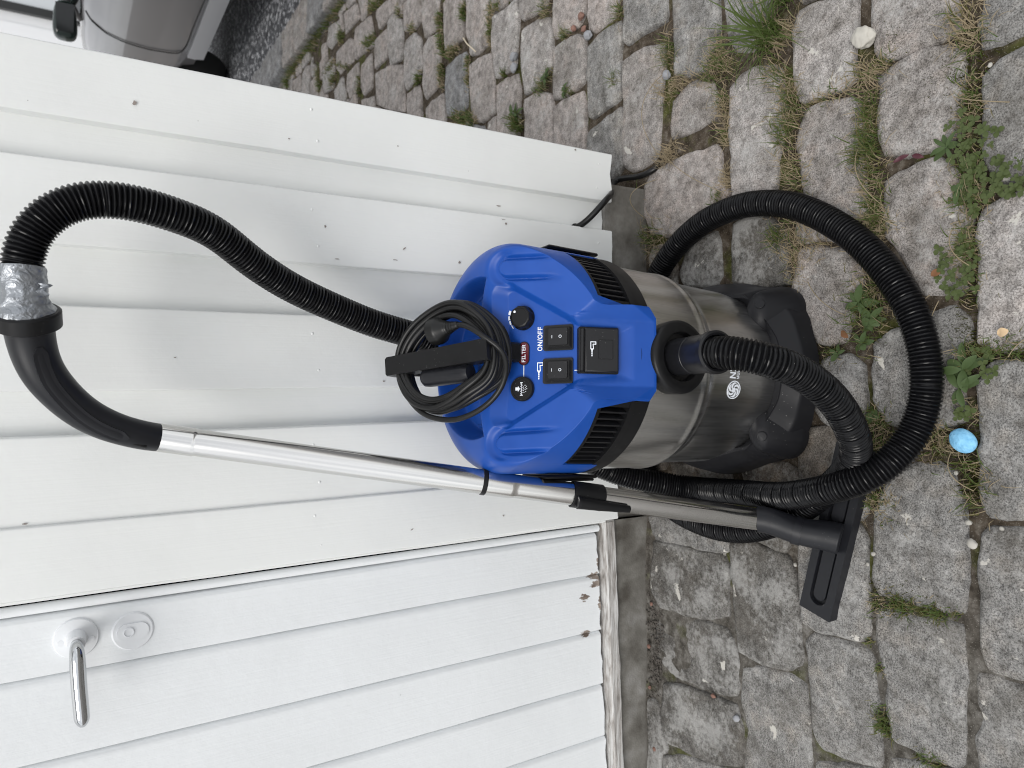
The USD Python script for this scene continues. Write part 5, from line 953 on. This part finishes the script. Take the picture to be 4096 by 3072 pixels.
def leaf(L_, w, cup=.25, bend=.5, n_=6):
    t = np.linspace(0, 1, n_ + 1); hw = w / 2 * np.sin(np.pi * np.clip(t * .93 + .035, 0, 1)) ** .75; hw[0] = w * .06
    x = L_ * t; z = L_ * (.35 * t - bend * t * t); V = []
    for k in range(n_ + 1): V += [(x[k], -hw[k], z[k] + cup * hw[k]), (x[k], 0, z[k]), (x[k], hw[k], z[k] + cup * hw[k])]
    F = []
    for k in range(n_):
        a = 3 * k; F += [(a, a + 3, a + 4), (a, a + 4, a + 1), (a + 1, a + 4, a + 5), (a + 1, a + 5, a + 2)]
    return trimesh.Trimesh(np.array(V), np.array(F), process=False)
def weed(label, x, y, n_, L_, w, seed):
    q = np.random.default_rng(seed); g = thing('weed', label, 'weed', T4((x, y, -.004)), group=None)
    for k in range(n_):
        m_ = leaf(.62 * L_ * q.uniform(.5, 1.3), .62 * w * q.uniform(.65, 1.3), q.uniform(.1, .35), q.uniform(.25, .55)); m_.apply_transform(T4((0, 0, .004 + .0016 * k), rz=k * 2.4 + q.uniform(-.4, .4)) @ T4(ry=0)); obj('leaf', m_, LEAF, g, True)
weed('broad-leaved green weed inside the hose loop nearest the base of the vacuum cleaner', .108, -.492, 7, .042, .022, 1)
weed('broad-leaved weed against the inner side of the black hose, beside an orange leaf', .080, -.512, 8, .036, .018, 2)
weed('small leafy weed inside the hose loop below the orange leaf', .044, -.498, 6, .034, .015, 3)
weed('rosette of long leaves in the wide joint between the hose and the blue ball', .004, -.645, 7, .048, .019, 4)
weed('darker leafy weed just above the blue ball in the same joint', -.022, -.640, 6, .046, .020, 5)
weed('spreading weed with oval leaves next to dark red petals', .312, -.622, 7, .040, .014, 6)
weed('tiny two-leaved weed between the two strands of the hose', -.068, -.515, 4, .020, .014, 7)
weed('round-leaved weed among clover at the right edge of the picture', .25, -.638, 6, .026, .017, 8)
weed('small pale weed in the mossy joint in front of the vacuum base', .030, -.455, 4, .022, .013, 9)
weed('green leafy weed at the foot of the white house corner', .70, .512, 9, .045, .020, 10)
weed('small weed sprouting between cobbles right of the black wall cable', .69, .285, 6, .028, .013, 12)
weed('low weed at the edge of a pale cobble, right of the house corner', .752, .37, 8, .035, .016, 13)
cl = []
for (x, y, sx, sy, n_) in ((.33, -.636, .012, .010, 16), (.30, -.648, .014, .010, 24), (.275, -.655, .012, .012, 30), (.258, -.672, .010, .014, 30), (.243, -.698, .010, .018, 36), (.257, -.70, .008, .010, 14), (.232, -.655, .010, .010, 16), (.314, -.671, .010, .008, 18), (.15, -.640, .016, .012, 40), (.13, -.625, .012, .010, 30), (-.052, -.652, .006, .008, 14), (.01, -.665, .01, .01, 16)):
    for k in range(int(n_ * .5)):
        cx, cy, cz, a0_ = r.normal(x, sx * 1.25), r.normal(y, sy * 1.25), r.uniform(.0, .012), r.uniform(0, 6.28); s_ = r.uniform(.0042, .0072)
        for b in range(3):
            m_ = leaf(s_ * 1.25, s_ * 1.15, .2, .3, 3); m_.apply_transform(T4((cx, cy, cz), rz=a0_ + b * 2.09)); cl.append((np.array(m_.vertices), np.array(m_.faces)))
tag(obj('clover', merge(cl), CLOVER, smooth=True), 'dull green clover and small ground cover in the joint near the right picture edge', 'clover', kind='stuff')
# seed-head stalks and straws
st = []
def stalk(pts, rad=.0007): p_, _ = spline(pts, .006); st.append(sweep(p_, rad, 5))
for a, b, h in (((.335, -.22), (.45, -.06), .02), ((.445, -.05), (.61, -.06), .05), ((.35, -.49), (.25, -.53), .025), ((.06, -.575), (.11, -.60), .004), ((.0, -.60), (.10, -.612), .006), ((.02, -.70), (.05, -.74), .004), ((.15, -.40), (.09, -.47), .01), ((.33, .0), (.40, -.04), .05), ((-.11, -.63), (-.16, -.66), .02), ((.38, -.63), (.35, -.70), .02), ((.20, -.63), (.14, -.66), .02)):
    m_ = ((a[0] + b[0]) / 2, (a[1] + b[1]) / 2 + .01, h); stalk([(a[0], a[1], .004), m_, (b[0], b[1], .006)])
tag(obj('loose_straws', cat(*st), DRY, smooth=True), 'loose thin straws and seed stalks lying across the cobbles', 'straw', kind='stuff')
sw = sweep(np.array([(1.024, .811, .006), (.99, .772, .014), (.951, .728, .008)]), .0022, 6); tag(obj('twig', sw, plain('pale_twig', (.55, .48, .36), .7), smooth=True), 'single pale twig lying across a joint right of the house corner', 'twig')
def pebble(name, label, catg, x, y, size, mt, seed, amp=.35, group=None, flat=.7, z=None):
    q = trimesh.creation.icosphere(3 if size > .008 else 2, 1.); n_ = nz(q.vertices, 1.6, 3, seed) * amp * 2; q.vertices *= (1 + n_)[:, None]; q.apply_scale((size, size * .85, size * flat)); q.apply_transform(T4(rz=seed * 1.3)); q.apply_translation((x, y, (size * flat * .55 if z is None else z)))
    return tag(obj(name, q, mt, smooth=50), label, catg, group)
PSTONE = plain('pale_pebble', (.36, .345, .31), .85, bump=.8, bscale=160., var=.2); WSTONE = plain('white_stone', (.42, .40, .355), .85, bump=.8, bscale=120., var=.15); GRAVEL = plain('gravel_grey', (.26, .265, .28), .8, bump=.6, var=.2); BRICK = plain('brick_bits', (.19, .105, .08), .85, bump=.8, var=.25)
pebble('stone', 'rough white stone lying in the joint between two grey cobbles near the top edge', 'stone', .512, -.498, .0185, WSTONE, 3, .45, None, .62, .008)
BALL = mat('blue_foam', {'g': ('geometry', {}), 'n': ('noise_texture', {'scale': 130., 'detail': 5.}), 'b': ('bump', {'strength': .8, 'distance': .004}), 'r': ('rgb_ramp', {'ramp': [(.35, (.14, .38, .60)), (.65, (.24, .53, .76))]}), 'p': ('principled_bsdf', {'roughness': .8})}, [('g.position', 'n.vector'), ('n.fac', 'b.height'), ('n.fac', 'r.fac'), ('r.color', 'p.base_color'), ('b.normal', 'p.normal')])
pebble('foam_ball', 'small light blue foam ball lying in the joint in front of the hose loop', 'ball', -.0935, -.646, .0185, BALL, 8, .05, None, .62, .006)
PEB = [('pale oval pebble in the wide soil joint at the lower right', -.233, -.657, .0075, PSTONE), ('small pale pebble in the joint beside the floor nozzle', -.277, -.515, .0038, PSTONE), ('second small pale pebble in the joint beside the floor nozzle', -.295, -.506, .0032, PSTONE), ('reddish pale pebble at the crossing of two wide joints', -.205, -.652, .0045, PSTONE),
       ('tiny pale pebble left of the blue ball', -.139, -.635, .0032, PSTONE), ('tiny white pebble in the joint at the right picture edge', -.206, -.693, .0032, PSTONE), ('round grey pebble in a joint of the left paving', -.637, -.252, .007, GRAVEL), ('grey gravel stone beside a grass tuft behind the wall cable', .606, -.068, .010, GRAVEL),
       ('blue-grey gravel stone in a joint behind the house corner', .861, .521, .013, GRAVEL), ('second blue-grey gravel stone in a joint behind the house corner', .831, .521, .013, GRAVEL), ('grey gravel stone next to red brick bits', .789, .193, .012, GRAVEL), ('white chip in the joint near the clover', .408, -.674, .0032, PSTONE), ('white chip on the cobble beside the floor nozzle', -.325, -.376, .0035, PSTONE)]
for k, (lb, x, y, s_, mt) in enumerate(PEB): pebble('pebble', lb, 'pebble', x, y, s_, mt, 20 + k)
for k, (lb, x, y, s_) in enumerate((('red brick fragment, uppermost of three in a joint', .844, .219, .018), ('red brick fragment in the middle of three in a joint', .829, .25, .016), ('red brick fragment beside grey gravel', .811, .21, .016), ('orange brick crumb beside the concrete plinth, nearest the vacuum cleaner', -.488, -.022, .008), ('brown brick crumb beside the concrete plinth', -.58, -.015, .009), ('orange brick crumb at the plinth below the second door plank', -.667, -.017, .008), ('brick crumb at the plinth at the lower picture edge', -.792, -.032, .009), ('brown crumb in the joint between two left cobbles', -.617, -.195, .010))): pebble('brick_fragment', lb, 'brick fragment', x, y, s_ * .5, BRICK, 50 + k, .6)
gv = []
GRIT = leafmat('grit_mixed', (.13, .115, .10), .0, .9)
for k in range(700):
    x = -.38 - abs(r.normal(0, .2)); y = r.normal(-.028, .012); s_ = r.uniform(.0008, .0026) * r.choice([1, 1, 1, 1.5]); q = trimesh.creation.icosphere(1, s_); q.apply_scale((1, .8, .7)); q.apply_translation((x, y, -.006 + r.uniform(0, .004))); gv.append(q)
tag(obj('grit', cat(*gv), GRIT, smooth=True), 'fine grit in the gap between the plinth and the first row of cobbles', 'grit', kind='stuff')
def dead(label, x, y, L_, w, mt, seed, z=.008, name='fallen_leaf'):
    m_ = leaf(L_ * .72, w * .72, .5, .2); m_.vertices[:, 2] += nz(m_.vertices, 160., 2, int(seed * 10)) * .008; m_.apply_transform(T4((x, y, z), rz=seed)); tag(obj(name, m_, mt, smooth=True), label, 'leaf')
PETAL = plain('dark_red_petal', (.055, .006, .014), .5); TAN = plain('tan_petal', (.55, .40, .24), .7)
dead('orange withered leaf at the edge of the cobble outside the hose loop', .143, -.618, .022, .014, DEAD, 2)
dead('orange withered leaf beside the weeds inside the hose loop', .066, -.464, .024, .014, DEAD, 4)
dead('tan round petal lying on the cobble near the right picture edge', .050, -.690, .020, .017, TAN, 5, .010)
dead('dark red withered petal wedged between two cobbles', .318, -.565, .030, .010, PETAL, 1.9, .0, 'petal')
dead('second dark red petal beside the weed with oval leaves', .308, -.588, .024, .010, PETAL, 1.2, .002, 'petal')
